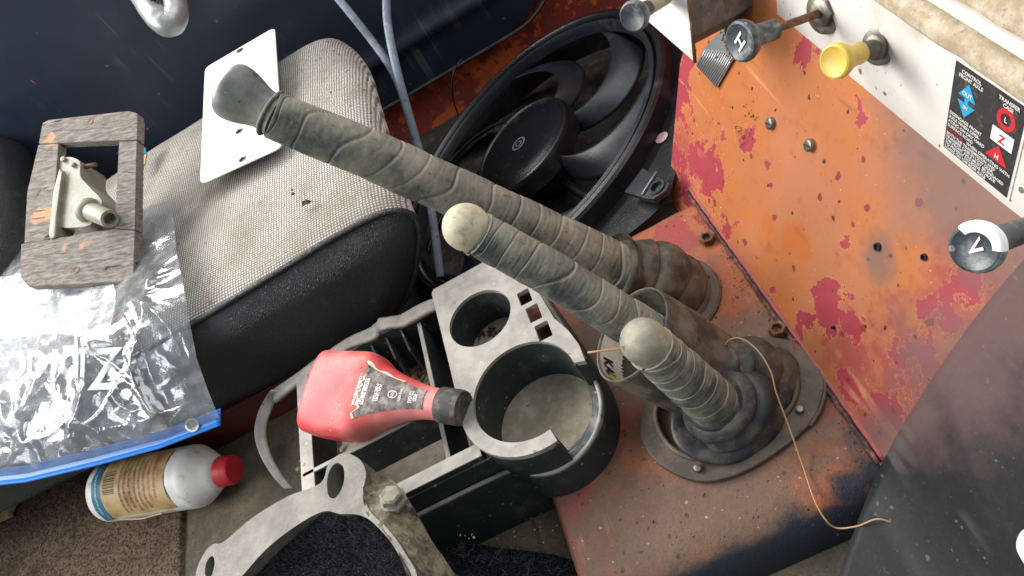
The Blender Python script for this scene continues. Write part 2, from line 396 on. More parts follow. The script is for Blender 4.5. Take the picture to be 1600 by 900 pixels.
def m_white_paint():
    k = N('dirty_white_paint', .45, 0, .45)
    a = k.mix(k.math('MULTIPLY', k.step(k.noise(18, 7, .7), .5, .74), .5), c(214, 209, 200), c(168, 154, 134))
    a = k.mix(k.math('MULTIPLY', k.step(k.noise(55, 7, .75), .6, .75), .45), a, c(126, 112, 96))
    a = k.mix(k.math('MULTIPLY', k.step(k.noise(330, 2, .5), .73, .77), .9), a, c(66, 54, 46))
    a = k.mix(k.math('MULTIPLY', k.specks(110, .3, .16), .8), a, c(84, 66, 52))
    a = k.mix(k.math('MULTIPLY', k.scratches(40, (.3, 1.2, .3)), .4), a, c(130, 116, 100))
    k.color(a); k.bump(k.noise(200, 4), .15, .001); return k.m
def m_pad():
    k = N('sun_baked_dash_pad', .85, 0, .2)
    a = k.mix(k.step(k.noise(70, 8, .75), .38, .66), c(158, 140, 114), c(188, 174, 152))
    a = k.mix(k.math('MULTIPLY', k.step(k.noise(240, 4, .7), .56, .7), .6), a, c(112, 94, 74))
    k.color(a); k.bump(k.noise(180, 6, .7), .4, .0014); return k.m
def m_tape():
    k = N('dusty_rubber_tape_wrap', .62, 0, .35)
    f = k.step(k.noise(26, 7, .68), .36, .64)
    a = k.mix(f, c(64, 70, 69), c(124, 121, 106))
    a = k.mix(k.math('MULTIPLY', k.step(k.up(), .15, .95), .62), a, c(172, 165, 144))  # paler where faces turn upward
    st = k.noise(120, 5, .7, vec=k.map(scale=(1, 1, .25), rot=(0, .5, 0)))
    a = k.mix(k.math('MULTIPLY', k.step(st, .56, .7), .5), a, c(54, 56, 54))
    a = k.mix(k.math('MULTIPLY', k.step(k.noise(400, 3), .64, .75), .4), a, c(180, 172, 150))
    a = k.mix(k.math('MULTIPLY', k.specks(260, .3, .22), .5), a, c(44, 45, 43))
    k.color(a); k.rough(k.math('ADD', .48, k.math('MULTIPLY', k.noise(50, 5), .3)))
    k.bump(k.math('ADD', k.math('MULTIPLY', st, 1.2), k.noise(240, 5, .7)), .45, .0012); return k.m
def m_wood():
    k = N('weathered_grey_wood', .85, 0, .2)
    def dotv(w):
        n = k.n('VectorMath'); n.operation = 'DOT_PRODUCT'; k.put(n.inputs[0], k.co); n.inputs[1].default_value = w; return n.outputs['Value']
    def grain(s):
        n = k.n('CombineXYZ'); k.put(n.inputs[0], k.math('MULTIPLY', dotv(RIGHT-DOWN*.12), s)); k.put(n.inputs[1], dotv(DOWN+RIGHT*.12)); k.put(n.inputs[2], dotv(FWD)); return n.outputs[0]
    v = grain(.08)
    g = k.noise(320, 8, .75, vec=v); g2 = k.noise(90, 6, .6, vec=v)
    a = k.mix(k.step(g, .34, .68), c(84, 77, 71), c(134, 127, 119))
    a = k.mix(k.math('MULTIPLY', k.step(g2, .52, .64), .5), a, c(88, 82, 80))
    a = k.mix(k.step(k.noise(85, 4, .6, vec=grain(.05)), .66, .69), a, c(34, 30, 29))
    a = k.mix(k.math('MULTIPLY', k.step(k.noise(16, 4), .60, .68), .6), a, c(182, 138, 100))
    k.color(a); k.bump(k.math('ADD', g, g2), .55, .0012); return k.m
def m_cast():
    k = N('sand_cast_aluminium', .5, .75, .5)
    a = k.mix(k.step(k.noise(24, 7, .7), .35, .68), c(92, 88, 82), c(122, 117, 109))
    a = k.mix(k.math('MULTIPLY', k.step(k.noise(44, 8, .75), .55, .7), .85), a, c(92, 82, 66))
    k.color(a); k.rough(k.math('ADD', .36, k.math('MULTIPLY', k.noise(50, 6), .4)))
    k.put(k.b.inputs['Metallic'], k.math('SUBTRACT', .35, k.math('MULTIPLY', k.step(k.noise(44, 8, .75), .5, .65), .7)))
    k.bump(k.math('ADD', k.noise(420, 5, .7), k.math('MULTIPLY', k.noise(60, 4), 1.2)), .5, .0015); return k.m
def m_grime():
    k = N('oily_sand_crust', .9, 0, .2)
    a = k.mix(k.step(k.noise(60, 8, .75), .4, .62), c(96, 92, 80), c(150, 138, 110))
    a = k.mix(k.step(k.noise(35, 6), .58, .66), a, c(62, 58, 50))
    a = k.mix(k.math('MULTIPLY', k.step(k.noise(90, 5), .56, .66), .7), a, c(150, 148, 138))
    k.color(a); k.bump(k.noise(220, 7, .75), 1, .004); return k.m
def m_fur():
    k = N('black_fleece', 1, 0, .1)
    a = k.mix(k.step(k.noise(300, 4, .7), .4, .7), c(16, 17, 21), c(38, 39, 45)); k.color(a)
    k.bump(k.noise(400, 5, .7), 1, .005); return k.m
def plain(name, col, rough=.5, metal=0, spec=.5):
    k = N(name, rough, metal, spec); k.color(col); return k.m
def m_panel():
    k = N('sooty_shaded_panel_paint', .6, 0, .35)
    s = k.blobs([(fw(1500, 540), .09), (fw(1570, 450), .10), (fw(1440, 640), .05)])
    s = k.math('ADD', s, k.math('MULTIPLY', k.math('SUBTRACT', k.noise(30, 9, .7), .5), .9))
    a = k.mix(k.step(s, -.1, .8), c(24, 25, 27), c(96, 74, 71))  # near-black base has the corner's shade painted in; brown soot higher up
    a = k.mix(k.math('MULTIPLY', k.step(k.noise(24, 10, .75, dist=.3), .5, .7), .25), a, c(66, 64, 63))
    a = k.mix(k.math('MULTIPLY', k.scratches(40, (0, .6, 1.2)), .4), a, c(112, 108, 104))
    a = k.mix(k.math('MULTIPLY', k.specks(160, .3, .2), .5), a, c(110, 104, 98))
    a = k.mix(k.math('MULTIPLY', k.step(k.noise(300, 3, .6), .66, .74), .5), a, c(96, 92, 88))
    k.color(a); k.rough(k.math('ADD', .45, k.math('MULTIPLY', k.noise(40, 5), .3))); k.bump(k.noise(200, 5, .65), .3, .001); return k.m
M = dict(firewall=m_firewall(), tunnel=m_tunnel(), weave=m_weave(), vinyl=m_vinyl(), carpet=m_carpet(), floor=m_floor(), door=m_door(), sill=m_sill(),
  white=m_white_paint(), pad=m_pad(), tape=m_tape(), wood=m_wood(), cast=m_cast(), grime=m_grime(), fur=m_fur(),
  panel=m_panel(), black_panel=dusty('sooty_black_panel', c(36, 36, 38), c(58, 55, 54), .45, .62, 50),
  console=dusty('dusty_charcoal_plastic', c(44, 52, 52), c(150, 142, 130), .22, .5, 30, up=.75),
  console_top=dusty('dust_covered_charcoal_plastic', c(136, 131, 124), c(160, 153, 143), .6, .62, 55),
  cup_floor=dusty('dust_and_grit', c(140, 129, 110), c(164, 153, 134), .5, .85, 60, bump=.5),
  fan=dusty('black_fan_plastic', c(17, 19, 22), c(60, 62, 64), .12, .32, 20, spec=.55),
  fan_blade=dusty('grey_fan_plastic', c(26, 29, 34), c(58, 61, 66), .2, .36, 20, spec=.5),
  rubber=dusty('dusty_boot_rubber', c(50, 49, 44), c(106, 97, 81), .55, .62, 34),
  boot_dark=dusty('shiny_boot_rubber', c(44, 46, 50), c(92, 86, 76), .4, .45, 40),
  plate=dusty('dirt_caked_plate', c(74, 66, 58), c(106, 92, 78), .5, .62, 44, metal=.1),
  knob_cream=dusty('aged_cream_knob', c(186, 176, 148), c(132, 120, 94), .35, .5, 60, up=0),
  knob_grey=dusty('aged_grey_knob', c(140, 136, 118), c(168, 160, 138), .4, .5, 60),
  knob_rubber=dusty('smooth_rubber_knob', c(92, 95, 92), c(140, 136, 120), .45, .45, 22, bump=.1),
  steel=dusty('dull_steel', c(122, 118, 112), c(150, 140, 122), .4, .42, 80, metal=.8),
  rust=dusty('rusty_steel', c(96, 66, 46), c(140, 110, 84), .4, .7, 120, metal=.3),
  knob_black=dusty('chalky_black_knob', c(54, 60, 64), c(136, 140, 136), .35, .4, 60),
  yellow=dusty('yellow_plastic', c(212, 178, 84), c(190, 150, 70), .3, .4, 60, bump=.1),
  red_plastic=dusty('faded_red_plastic', c(198, 60, 60), c(218, 138, 130), .55, .42, 7, bump=.08),
  cap_dark=dusty('dusty_black_cap', c(62, 60, 56), c(112, 106, 96), .4, .6, 90),
  bottle_white=dusty('grubby_white_plastic', c(224, 222, 214), c(170, 160, 140), .2, .4, 40, bump=.1),
  cap_red=dusty('red_screw_cap', c(176, 34, 44), c(140, 60, 56), .3, .45, 60),
  blue=plain('blue_zip_plastic', c(44, 126, 214), .3), teal=dusty('teal_print', c(26, 110, 134), c(90, 130, 140), .2, .5, 60),
  label_tan=dusty('stained_tan_label', c(190, 160, 112), c(150, 112, 70), .5, .55, 26, bump=.1),
  ink=plain('dark_ink', c(60, 46, 36), .6), ink_red=plain('red_ink', c(176, 66, 48), .6), ink_white=plain('white_ink', c(222, 220, 212), .55), ink_black=plain('black_ink', c(28, 28, 28), .6),
  label_dark=dusty('scuffed_dark_label', c(84, 74, 72), c(150, 138, 130), .5, .5, 120), paper=dusty('torn_paper', c(214, 200, 180), c(190, 165, 140), .3, .7, 90),
  enamel=dusty('white_enamel_plate', c(232, 232, 228), c(205, 200, 190), .2, .3, 30, bump=.03),
  cast_pale=dusty('pale_painted_casting', c(122, 120, 104), c(152, 149, 132), .4, .42, 40),
  cable=dusty('grey_rubber_trim', c(104, 114, 126), c(138, 144, 150), .3, .42, 40), wire_black=plain('black_wire', c(24, 22, 22), .5), straw=plain('straw_wire', c(176, 138, 96), .5),
  handle=dusty('satin_grey_metal', c(134, 136, 134), c(164, 163, 156), .3, .36, 30, metal=.35, bump=.05),
  seat_base=dusty('dark_red_frame_paint', c(92, 36, 28), c(70, 52, 44), .4, .6, 20),
  grey_cast=dusty('dark_textured_grey', c(78, 76, 74), c(112, 106, 98), .4, .75, 60, bump=.7),
  foil=plain('ribbed_foil', c(160, 160, 160), .35, .7), decal=dusty('black_decal', c(52, 50, 50), c(96, 92, 88), .22, .45, 120, bump=.05),
  decal_blue=plain('decal_blue', c(42, 148, 190), .45), decal_red=plain('decal_red', c(190, 44, 52), .45), decal_white=plain('decal_white', c(226, 224, 216), .5),
  pink=plain('pink_dot', c(178, 140, 144), .7), dirt=plain('dirt', c(52, 44, 36), .95), leafy=plain('dry_leaf', c(150, 134, 94), .9), sealant=dusty('old_sealant', c(62, 50, 44), c(150, 92, 84), .4, .8, 160, bump=.8), dark_mat=dusty('dark_footwell_mat', c(34, 31, 28), c(74, 66, 56), .4, .85, 40, bump=.6), crust_steel=dusty('crusted_bolt', c(112, 109, 102), c(140, 132, 112), .5, .75, 120, metal=.15, bump=.7), bolt_steel=dusty('bright_bolt_steel', c(176, 170, 158), c(150, 140, 122), .3, .35, 90, metal=.5), seam_pink=dusty('flaking_pink_paint', c(158, 76, 76), c(120, 84, 70), .4, .6, 90, bump=.6), lime=plain('yellow_print', c(206, 196, 50), .5), white_plastic=plain('white_plastic', c(230, 230, 226), .35))
# ------------------------------------------------------------------ the setting
FZ, PZ = -.05, -.135        # driver-side floor level, passenger footwell level
def fl(u, v):
    x = -1.5+1.75*u; y = -.6+1.26*v
    return V((x, y, FZ+.0015*n3((x, y, 0), 9)))
tag(grid('floor', 90, 70, fl, M['floor']), kind='structure')
tag(box('footwell', (-.9, .655, PZ-.02), (.75, 1.25, PZ), M['dark_mat'], bevel=0), kind='structure')
# tunnel cover: pressed sheet with rolled edges
prof = [(.222, -.06), (.2225, -.04), (.226, -.022), (.234, -.009), (.246, -.002), (.262, 0)]
prof += [(.262+.315*i/40, 0) for i in range(1, 41)] + [(.588, -.001), (.597, -.006), (.602, -.016), (.603, -.05), (.603, PZ)]
def tun(u, v):
    i = v*(len(prof)-1); a = int(min(i, len(prof)-2)); y = prof[a][0]+(prof[a+1][0]-prof[a][0])*(i-a); z = prof[a][1]+(prof[a+1][1]-prof[a][1])*(i-a)
    x = -.156+.262*u
    dz = .0016*n3((x, y, 0), 11, 3)+.0006*n3((x, y, 0), 40, 5)
    if u < .03: dz -= .012*(1-u/.03)**2
    return V((x, y, z+dz*(1 if z > -.03 else 0)))
tunnel = tag(grid('transmission_tunnel', 90, len(prof)-1, tun, M['tunnel']), kind='structure')
# firewall sheet leaning forward, rolled left edge
def fwp(Y, z): return V((FW_P.x+FW_T.x/FW_T.z*z, Y, z))
left = [fw(*p) for p in [(1040, 292), (1041, 260), (1046, 205), (1051, 150), (1056, 95)]]
outl = [fwp(-.2, -.03), fwp(.64, -.03)] + left + [fwp(.70, .13), fwp(.67, .3), fwp(-.2, .3)]
# tessellated so that it can carry small dents
def fwg(u, v):
    z = -.03+.33*v
    zz = [(-.03, .645), (-.02, .662), (.0, .672), (.04, .685), (.097, .703), (.14, .70), (.3, .67)]
    for (a, ya), (b, yb) in zip(zz, zz[1:]):
        if a <= z <= b+1e-6: ye = ya+(yb-ya)*(z-a)/(b-a); break
    s = min(u*1.04, 1); y = -.2+(ye+.2)*s
    p = fwp(y, z)+FW_N*(.0012*n3((y, z, 0), 9, 2)+.0005*n3((y, z, 0), 30, 1))
    e = (ye-y)
    if e < .012: p += -FW_N*(.012-e)**2*50
    if u > .9615: p += -FW_N*(u-.9615)*1.5 - FW_N*.0
    return p
firewall = tag(grid('firewall', 140, 70, fwg, M['firewall']), kind='structure')
# sealant bead in the joint of tunnel and firewall
pth = [V((.1035+.0003*math.sin(i*1.7), .612-.365*i/60, .0026+.0004*math.sin(i*2.9))) for i in range(61)]
mk('seam_sealant', *tube_geo(pth, lambda t, th: .0019+.0016*n3((t*60, math.cos(th), math.sin(th)), 1.3)+(.003 if abs(t-.66) < .02 else 0), 10), M['sealant'], firewall)
mk('seam_lip', *tube_geo([p+V((.0045, 0, .0015)) for p in pth], lambda t, th: .0024+.0005*n3((t*40, 3, 0), 1), 10), M['seam_pink'], firewall)
# passenger door, sill, and outer frame
door = thing('passenger_door', 'navy black painted passenger door panel with chipped paint and pressed ridge', 'door', (-.4, 1.22, -.05))
def dr(u, v):
    x = -1.9+2.35*u; z = -.047+.55*v
    y = 1.22
    zr = .005+max(0, (x+.06))*2.2*max(0, x+.06)          # pressed ridge that curves up at the front
    d = z-(.02+.0*x)
    # ridge following the border, rising round the front corner
    if x < .02: dist = abs(z-.035)
    else: dist = abs(math.hypot(x-.02, z-.115)-.08) if z < .115 else abs(x-.10)
    y -= .010*math.exp(-(dist/.012)**2)
    y += .002*n3((x, z, 0), 4)
    return V((x, y, z))
def door_keep(x, z): return True
vs, fs = grid_geo(190, 60, dr)
def inside(p):
    x, z = p.x, p.z
    if x > .145: return False
    if x > .03 and z < .095 and math.hypot(x-.03, z-.07) > .115: return False
    return True
fs = [f for f in fs if all(inside(vs[i]) for i in f)]
mk('door_skin', vs, fs, M['door'], door)
e = [V((-1.9+i*.02, 1.216, -.048)) for i in range(97)]
e += [V((.03+.115*math.sin(a*math.pi/20), 1.216, .07-.118*math.cos(a*math.pi/20))) for a in range(1, 11)] + [V((.147, 1.216, .5))]
tube('door_edge', e, .0035, M['black_panel'], door, 8)
sill = tag(grid('door_sill', 90, 24, lambda u, v: V((-1.9+2.6*u, 1.233+.004*n3((u*30, v*3, 0), 1)-.012*max(0, 1-v*14), PZ+.75*v)), M['sill']), kind='structure')
# front kick wall of the footwell, dark
tag(grid('footwell_front', 20, 20, lambda u, v: V((.46-.02*v, .6+.66*u, PZ+.75*v)), M['sill']), kind='structure')
# doghouse side that closes the space behind the firewall edge
tag(grid('engine_cover_side', 20, 20, lambda u, v: fwp(.655-.0*v, 0)+V((.004+.40*u+(.113/.2)*(-.03+.33*v-0), 0, -.13+.43*v)), M['black_panel']), kind='structure')
# panel, lower part coloured dark for shade, that covers the driver's side of the firewall and runs on to the floor
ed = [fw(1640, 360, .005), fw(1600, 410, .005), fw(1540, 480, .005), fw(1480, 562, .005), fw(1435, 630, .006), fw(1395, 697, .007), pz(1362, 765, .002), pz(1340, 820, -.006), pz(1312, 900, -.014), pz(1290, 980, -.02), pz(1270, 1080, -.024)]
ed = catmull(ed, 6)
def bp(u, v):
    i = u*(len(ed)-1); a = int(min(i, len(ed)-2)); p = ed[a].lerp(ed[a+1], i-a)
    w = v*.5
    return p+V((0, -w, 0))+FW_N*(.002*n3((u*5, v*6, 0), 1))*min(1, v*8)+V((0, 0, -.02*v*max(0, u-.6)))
bpo = grid('floor_panel', len(ed)-1, 60, bp, M['panel']); tag(bpo, 'scuffed sheet panel with shade painted into its dark lower part, covering the driver side of the firewall, lower right', 'panel')
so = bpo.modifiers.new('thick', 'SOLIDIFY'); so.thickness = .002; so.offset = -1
# carpet piece lower left
ca = [(-260, 735), (120, 720), (291, 742), (290, 820), (286, 960), (280, 1040), (-300, 1040)]
def carpet(u, v):
    top = pz(-220+512*u, 722+14*abs(u-.6), FZ); bot = pz(-260+546*u, 1060, FZ)
    p = top.lerp(bot, v); p.z = FZ+.006+.003*n3(p, 14)+.0016*n3(p, 150); 
    if u > .995: p.z = FZ-.001
    return p
cp = grid('carpet_mat', 170, 110, carpet, M['carpet']); tag(cp, 'brown looped carpet mat on the floor beneath the white bottle', 'carpet')
# worn pale foam lump on the carpet edge
fo = grid('foam_scrap', 30, 24, lambda u, v: pz(-70+105*u+14*math.sin(v*5), 742+75*v+12*math.sin(u*4), FZ+.008)+V((0, 0, .022*max(0, math.sin(math.pi*min(1, u*1.02)))*math.sin(math.pi*v)+.004*n3((u*9, v*9, 0), 1))), M['leafy'])
tag(fo, 'crumbling pale foam scrap lying on brown carpet at left edge', 'foam')
# grooves in the rubber floor near the casting are real strips
fs_ = thing('floor_strip', 'thin raised rubber floor strip running beside the tunnel end', 'strip', (-.17, .3, FZ))
mk('strip', *tube_geo([pz(812, 770, FZ+.001), pz(835, 820, FZ+.001), pz(860, 900, FZ+.001), pz(880, 960, FZ+.001)], .0016, 8), M['floor'], fs_)
# ------------------------------------------------------------------ passenger seat
sec = [(-1.15, .152), (-.9, .152), (-.7, .153), (-.5, .157), (-.35, .162), (-.25, .166), (-.20, .164), (-.175, .155), (-.166, .138), (-.172, .118), (-.184, .100), (-.205, .072), (-.235, .044), (-.28, .018), (-.33, .010), (-.45, .026), (-.7, .05), (-1.15, .07)]
secs = [(p.x, p.y) for p in catmull([V((a, b, 0)) for a, b in sec], 5)]
SY0, SY1 = .634, 1.172
seat = thing('passenger_seat', 'passenger seat cushion in woven beige cloth with black vinyl side', 'seat', (-.5, .9, FZ))
tops = secs[:62]
def seat_top(u, v):
    i = v*(len(tops)-1); a = int(min(i, len(tops)-2)); x = tops[a][0]+(tops[a+1][0]-tops[a][0])*(i-a); z = tops[a][1]+(tops[a+1][1]-tops[a][1])*(i-a)
    s = u
    y = SY0+(SY1-SY0)*s
    fr = max(0, min(1, (x+.7)/.5))
    x -= .012*s*fr+.085*max(0, s-.55)**2*fr*4           # front edge runs back towards the door
    y += .004*n3((x, y, z), 6)
    if s > .82:
        t = (s-.82)/.18; z -= .10*(1-math.sqrt(max(0, 1-t*t*.98)))
    if s < .06: z -= .006*(1-s/.06)**2
    z += .004*n3((x, y, 0), 7, 4)+.010*math.sin(math.pi*s)*fr
    return V((x, y, z))
grid('seat_top', 60, 150, seat_top, M['weave'], seat)
def seat_side(u, v):
    i = u*(len(secs)-1); a = int(min(i, len(secs)-2)); x = secs[a][0]+(secs[a+1][0]-secs[a][0])*(i-a); z = secs[a][1]+(secs[a+1][1]-secs[a][1])*(i-a)
    cx = min(max(x, -1.1), -.30); cz = .09
    x = x+(cx-x)*v; z = z+(cz-z)*v
    b = math.sin(math.pi/2*min(1, v*2.2))
    return V((x, SY0-.001-.017*b+.0035*n3((x, z, 0), 10, 2)*b, z-.002))
grid('seat_side', 140, 16, seat_side, M['vinyl'], seat)
pip = [V((x, SY0-.0025, z+.001)) for x, z in secs[:66]]
tube('piping', pip, .0034, M['vinyl'], seat, 10)
pip2 = [V((x, SY0-.0005, z-.0055)) for x, z in secs[:66]]
box('seat_base', (-1.1, .80, FZ), (-.36, 1.1, .008), M['seat_base'], seat, .006)
box('seat_rail', (-.60, .652, FZ), (-.34, .69, .004), M['seat_base'], seat, .006)
def back(u, v):
    th = math.pi*(u-.15)*1.15; z = .10+.6*v
    y = .50+.78*u
    x = -.80+.012*math.sin(y*9)-.05*(1-math.sin(math.pi*min(1, max(0, u)))**.35)-.10*v
    return V((x+.002*n3((y, z, 0), 20), y, z))
seatb = thing('seat_backrest', 'black grained vinyl seat backrest edge at the far left', 'backrest', (-.85, 1.1, .1))
bpath = [pz(-8, 180, .24), pz(10, 215, .23), pz(16, 260, .22), pz(14, 320, .21), pz(2, 385, .20), pz(-20, 460, .18)]
def brest(t, th): return .052+.001*n3((t*20, math.cos(th)*2, math.sin(th)*2), 2)
bb = catmull([p+V((-.035, -.01, -.01)) for p in bpath], 8)
tube('bolster', bb, lambda t, th: .064+.0015*n3((t*9, math.cos(th), math.sin(th)), 2), M['vinyl'], seatb, 48)
tube('piping', [p+V((.028, .012, .058)) for p in bb], .003, M['vinyl'], seatb, 8)
bx0 = [p+V((-.12, .02, .02)) for p in bb]
tube('back_panel', bx0, .09, M['vinyl'], seatb, 32)

# ------------------------------------------------------------------ levers wrapped in tape
def lever(t, path, r0, r1, turns, amp, seed):
    P = catmull(path, 150)
    def rad(s, th):
        w = (turns*s+th/(2*math.pi)+.95*n3((s*turns*.45, math.cos(th)*.35, math.sin(th)*.35), 1, seed)) % 1.0
        saw = .4*w*(1-w)*2-(1.5 if w < .05 else 0)*(1-w/.05)-(1.5 if w > .97 else 0)*((w-.97)/.03)-(.25*math.exp(-((w-.5)/.02)**2) if n3((s*3, th*.3, 2), 1, seed) > .1 else 0)
        base = r0+(r1-r0)*s
        return base+amp*saw+.0011*n3((s*9, math.cos(th)*.9, math.sin(th)*.9), 1.2, seed)+.00022*n3((s*60, math.cos(th)*1.2, math.sin(th)*1.2), 1.5, seed)+.00008*n3((s*150, math.cos(th)*1.5, math.sin(th)*1.5), 1.5, seed)
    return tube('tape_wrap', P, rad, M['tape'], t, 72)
def seams(t, path, r0, r1, ss, seed):
    """dark lines where one tape turn overlaps the next"""
    P = catmull(path, 60); fr = frames(P); random.seed(seed)
    for s in ss:
        i = int(s*(len(P)-1)); tt, u, v = fr[i]; r = r0+(r1-r0)*s+.0006
        pts = []
        for k in range(28):
            th = 2*math.pi*k/27; pts.append(P[i]+tt*(.012*(th/(2*math.pi)-.5)+.0012*n3((th, s*9, 0), 1, seed))+(u*math.cos(th)+v*math.sin(th))*r)
# long main lever
g1 = 'tape wrapped floor levers'
L1 = thing('gear_lever', 'longest tape wrapped floor lever with flared grey rubber knob over white plate', 'lever', pz(1055, 452, 0), g1)
A1 = pz(978, 428, .055); B1 = pd(425, 178, .575)
path1 = [A1, A1.lerp(B1, .3)+V((.004, 0, -.003)), A1.lerp(B1, .65)+V((.003, 0, .002)), B1]
lever(L1, path1, .0262, .0182, 14, .0010, 1)
ax1 = (pd(372, 147, .572)-B1).normalized()
lathe('knob', B1-ax1*.004, ax1, [(0, .0172), (.006, .0158), (.012, .0160), (.017, .0174), (.022, .0194), (.027, .0210), (.032, .0220), (.0365, .0223), (.040, .0216), (.0428, .0198), (.0447, .0168), (.046, .0124), (.0467, .0068), (.047, 0)], M['knob_rubber'], L1, 56)
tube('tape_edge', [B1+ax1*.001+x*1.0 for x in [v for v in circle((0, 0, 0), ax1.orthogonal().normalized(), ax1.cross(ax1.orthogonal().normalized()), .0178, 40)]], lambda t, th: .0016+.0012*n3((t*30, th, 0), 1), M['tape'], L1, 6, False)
# rubber boot of the long lever and its round plate
bc = pz(1046, 462, .0)
Pb = catmull([bc+V((0, 0, .004)), bc.lerp(A1, .4)+V((.006, -.002, .010)), bc.lerp(A1, .75)+V((.004, 0, .006)), A1+(A1-bc).normalized()*.012], 40)
tube('rubber_boot', Pb, lambda s, th: .041-.014*s+.0035*(abs(math.sin(s*math.pi*3.6+.35*math.sin(th+1)))**.7)*(1 if s < .8 else (1-s)*5)+.0012*n3((s*5, math.cos(th), math.sin(th)), 2), M['rubber'], L1, 64)
flap = [A1+V((.0, .0, .002)), A1+V((-.004, .012, .020)), A1+V((.006, .022, .026)), A1+V((.016, .012, .012))]
pc = pz(1046, 466, .0025)
lathe('boot_plate', pc, UP, [(-.002, .052), (.001, .052), (.003, .050), (.003, .043), (.0065, .041), (.0065, .036)], M['plate'], L1, 64)
torn = grid('torn_flap', 12, 12, lambda u, v: A1+(A1-bc).normalized()*(-.014+.030*v)+(circle((0, 0, 0), (A1-bc).normalized().orthogonal().normalized(), (A1-bc).normalized().cross((A1-bc).normalized().orthogonal().normalized()), .0295+.006*v*v+.003*math.sin(u*9), 24)[int(u*14+14) % 24]), M['rubber'], L1)
# middle lever
L2 = thing('transfer_lever', 'middle length tape wrapped lever with round cream knob, rising through a tube', 'lever', pz(1130, 600, 0), g1)
K2 = pd(725, 353, .55); E2 = pz(1098, 572, .05)
d2 = (E2-K2).normalized()
S2 = K2+d2*.010
path2 = [E2, E2.lerp(S2, .33)+V((0, 0, .002)), E2.lerp(S2, .7)+V((.002, 0, .001)), S2]
lever(L2, path2, .0198, .0166, 11, .0009, 5)
lathe('knob', K2+d2*.016, -d2, [(0, .0160)] + [(.014+.0182*math.sin(a*math.pi/36), max(.0001, .0180*math.cos(a*math.pi/36))) for a in range(-9, 19)], M['knob_cream'], L2, 48, rfun=lambda h, th: 1+.012*n3((h*80, math.cos(th), math.sin(th)), 1.5))
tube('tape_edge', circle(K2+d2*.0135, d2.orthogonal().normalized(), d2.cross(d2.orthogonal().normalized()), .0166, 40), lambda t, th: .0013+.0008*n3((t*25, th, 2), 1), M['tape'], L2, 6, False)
# tube that sleeves the middle lever
SL = thing('tube_sleeve', 'open grey brown tube with printed paper lining around the middle lever', 'tube', pz(1050, 580, 0))
sc_ = pd(984, 521, .632); sa = (pz(1112, 592, .012)-sc_); sl = sa.length; sa.normalize()
R_s = .0445
prof_s = [(sl, R_s*.94), (sl*.5, R_s*1.0), (.004, R_s), (.001, R_s*.995), (0, R_s*.975), (.001, R_s*.95), (.004, R_s*.935), (sl*.9, R_s*.90)]
def lathe_open(name, o, ax, prof, mat, parent, seg=64):
    u = ax.orthogonal().normalized(); v = ax.cross(u); vs = []; fs = []
    for h, r in prof:
        for k in range(seg): th = 2*math.pi*k/seg; vs.append(o+ax*h+(u*math.cos(th)+v*math.sin(th))*r)
    for i in range(len(prof)-1):
        for k in range(seg): a = i*seg+k; b = i*seg+(k+1) % seg; fs.append((a, b, b+seg, a+seg))
    return mk(name, vs, fs, mat, parent)
lathe_open('tube_wall', sc_, sa, prof_s, M['rubber'], SL)
# paper lining, a curved strip just inside the tube wall on the near side
nd = (DOWN*.8-RIGHT*.9); nd = (nd-sa*nd.dot(sa)).normalized(); nb = sa.cross(nd)
def lin(x, y, off=0):      # x along circumference (m), y along axis
    a = x/R_s; return sc_+sa*(.002+y)+(nd*math.cos(a)+nb*math.sin(a))*(R_s*.925-off)
grid('paper_lining', 40, 8, lambda u, v: lin((-.075+.15*u), .034*v), M['paper'], SL)
grid('yellow_print', 12, 8, lambda u, v: lin(-.012+.020*u+.002*math.sin(v*9), .004+.018*v, .0006), M['lime'], SL)
text_on('lettering', 'KAL', .015, lambda x, y: lin(.030-x, .004+y, .0007), M['ink_black'], SL, bold=.0004)
tube('string', [pd(918, 551, .615), pd(940, 548, .612), pd(965, 545, .606), pd(988, 540, .600)], .0009, M['straw'], SL, 6)
# short lever
L3 = thing('range_lever', 'shortest tape wrapped lever with domed grey knob above the oval boot', 'lever', pz(1150, 650, 0), g1)
K3 = pd(1003, 531, .543); E3 = pz(1118, 632, .05)
d3 = (E3-K3).normalized()
S3 = K3+d3*.010
path3 = [E3+d3*.01, E3.lerp(S3, .4), E3.lerp(S3, .75), S3]
lever(L3, path3, .0218, .0172, 7, .0010, 9)
lathe('knob', K3+d3*.014, -d3, [(0, .0170), (.004, .0173), (.008, .0175)] + [(.012+.0165*math.sin(a*math.pi/36), max(.0001, .0175*math.cos(a*math.pi/36)**.9)) for a in range(0, 19)], M['knob_grey'], L3, 48, rfun=lambda h, th: 1+.02*n3((h*60, math.cos(th), math.sin(th)), 1.4))
tube('tape_edge', circle(K3+d3*.013, d3.orthogonal().normalized(), d3.cross(d3.orthogonal().normalized()), .0176, 40), lambda t, th: .0013+.0008*n3((t*25, th, 2), 1), M['tape'], L3, 6, False)
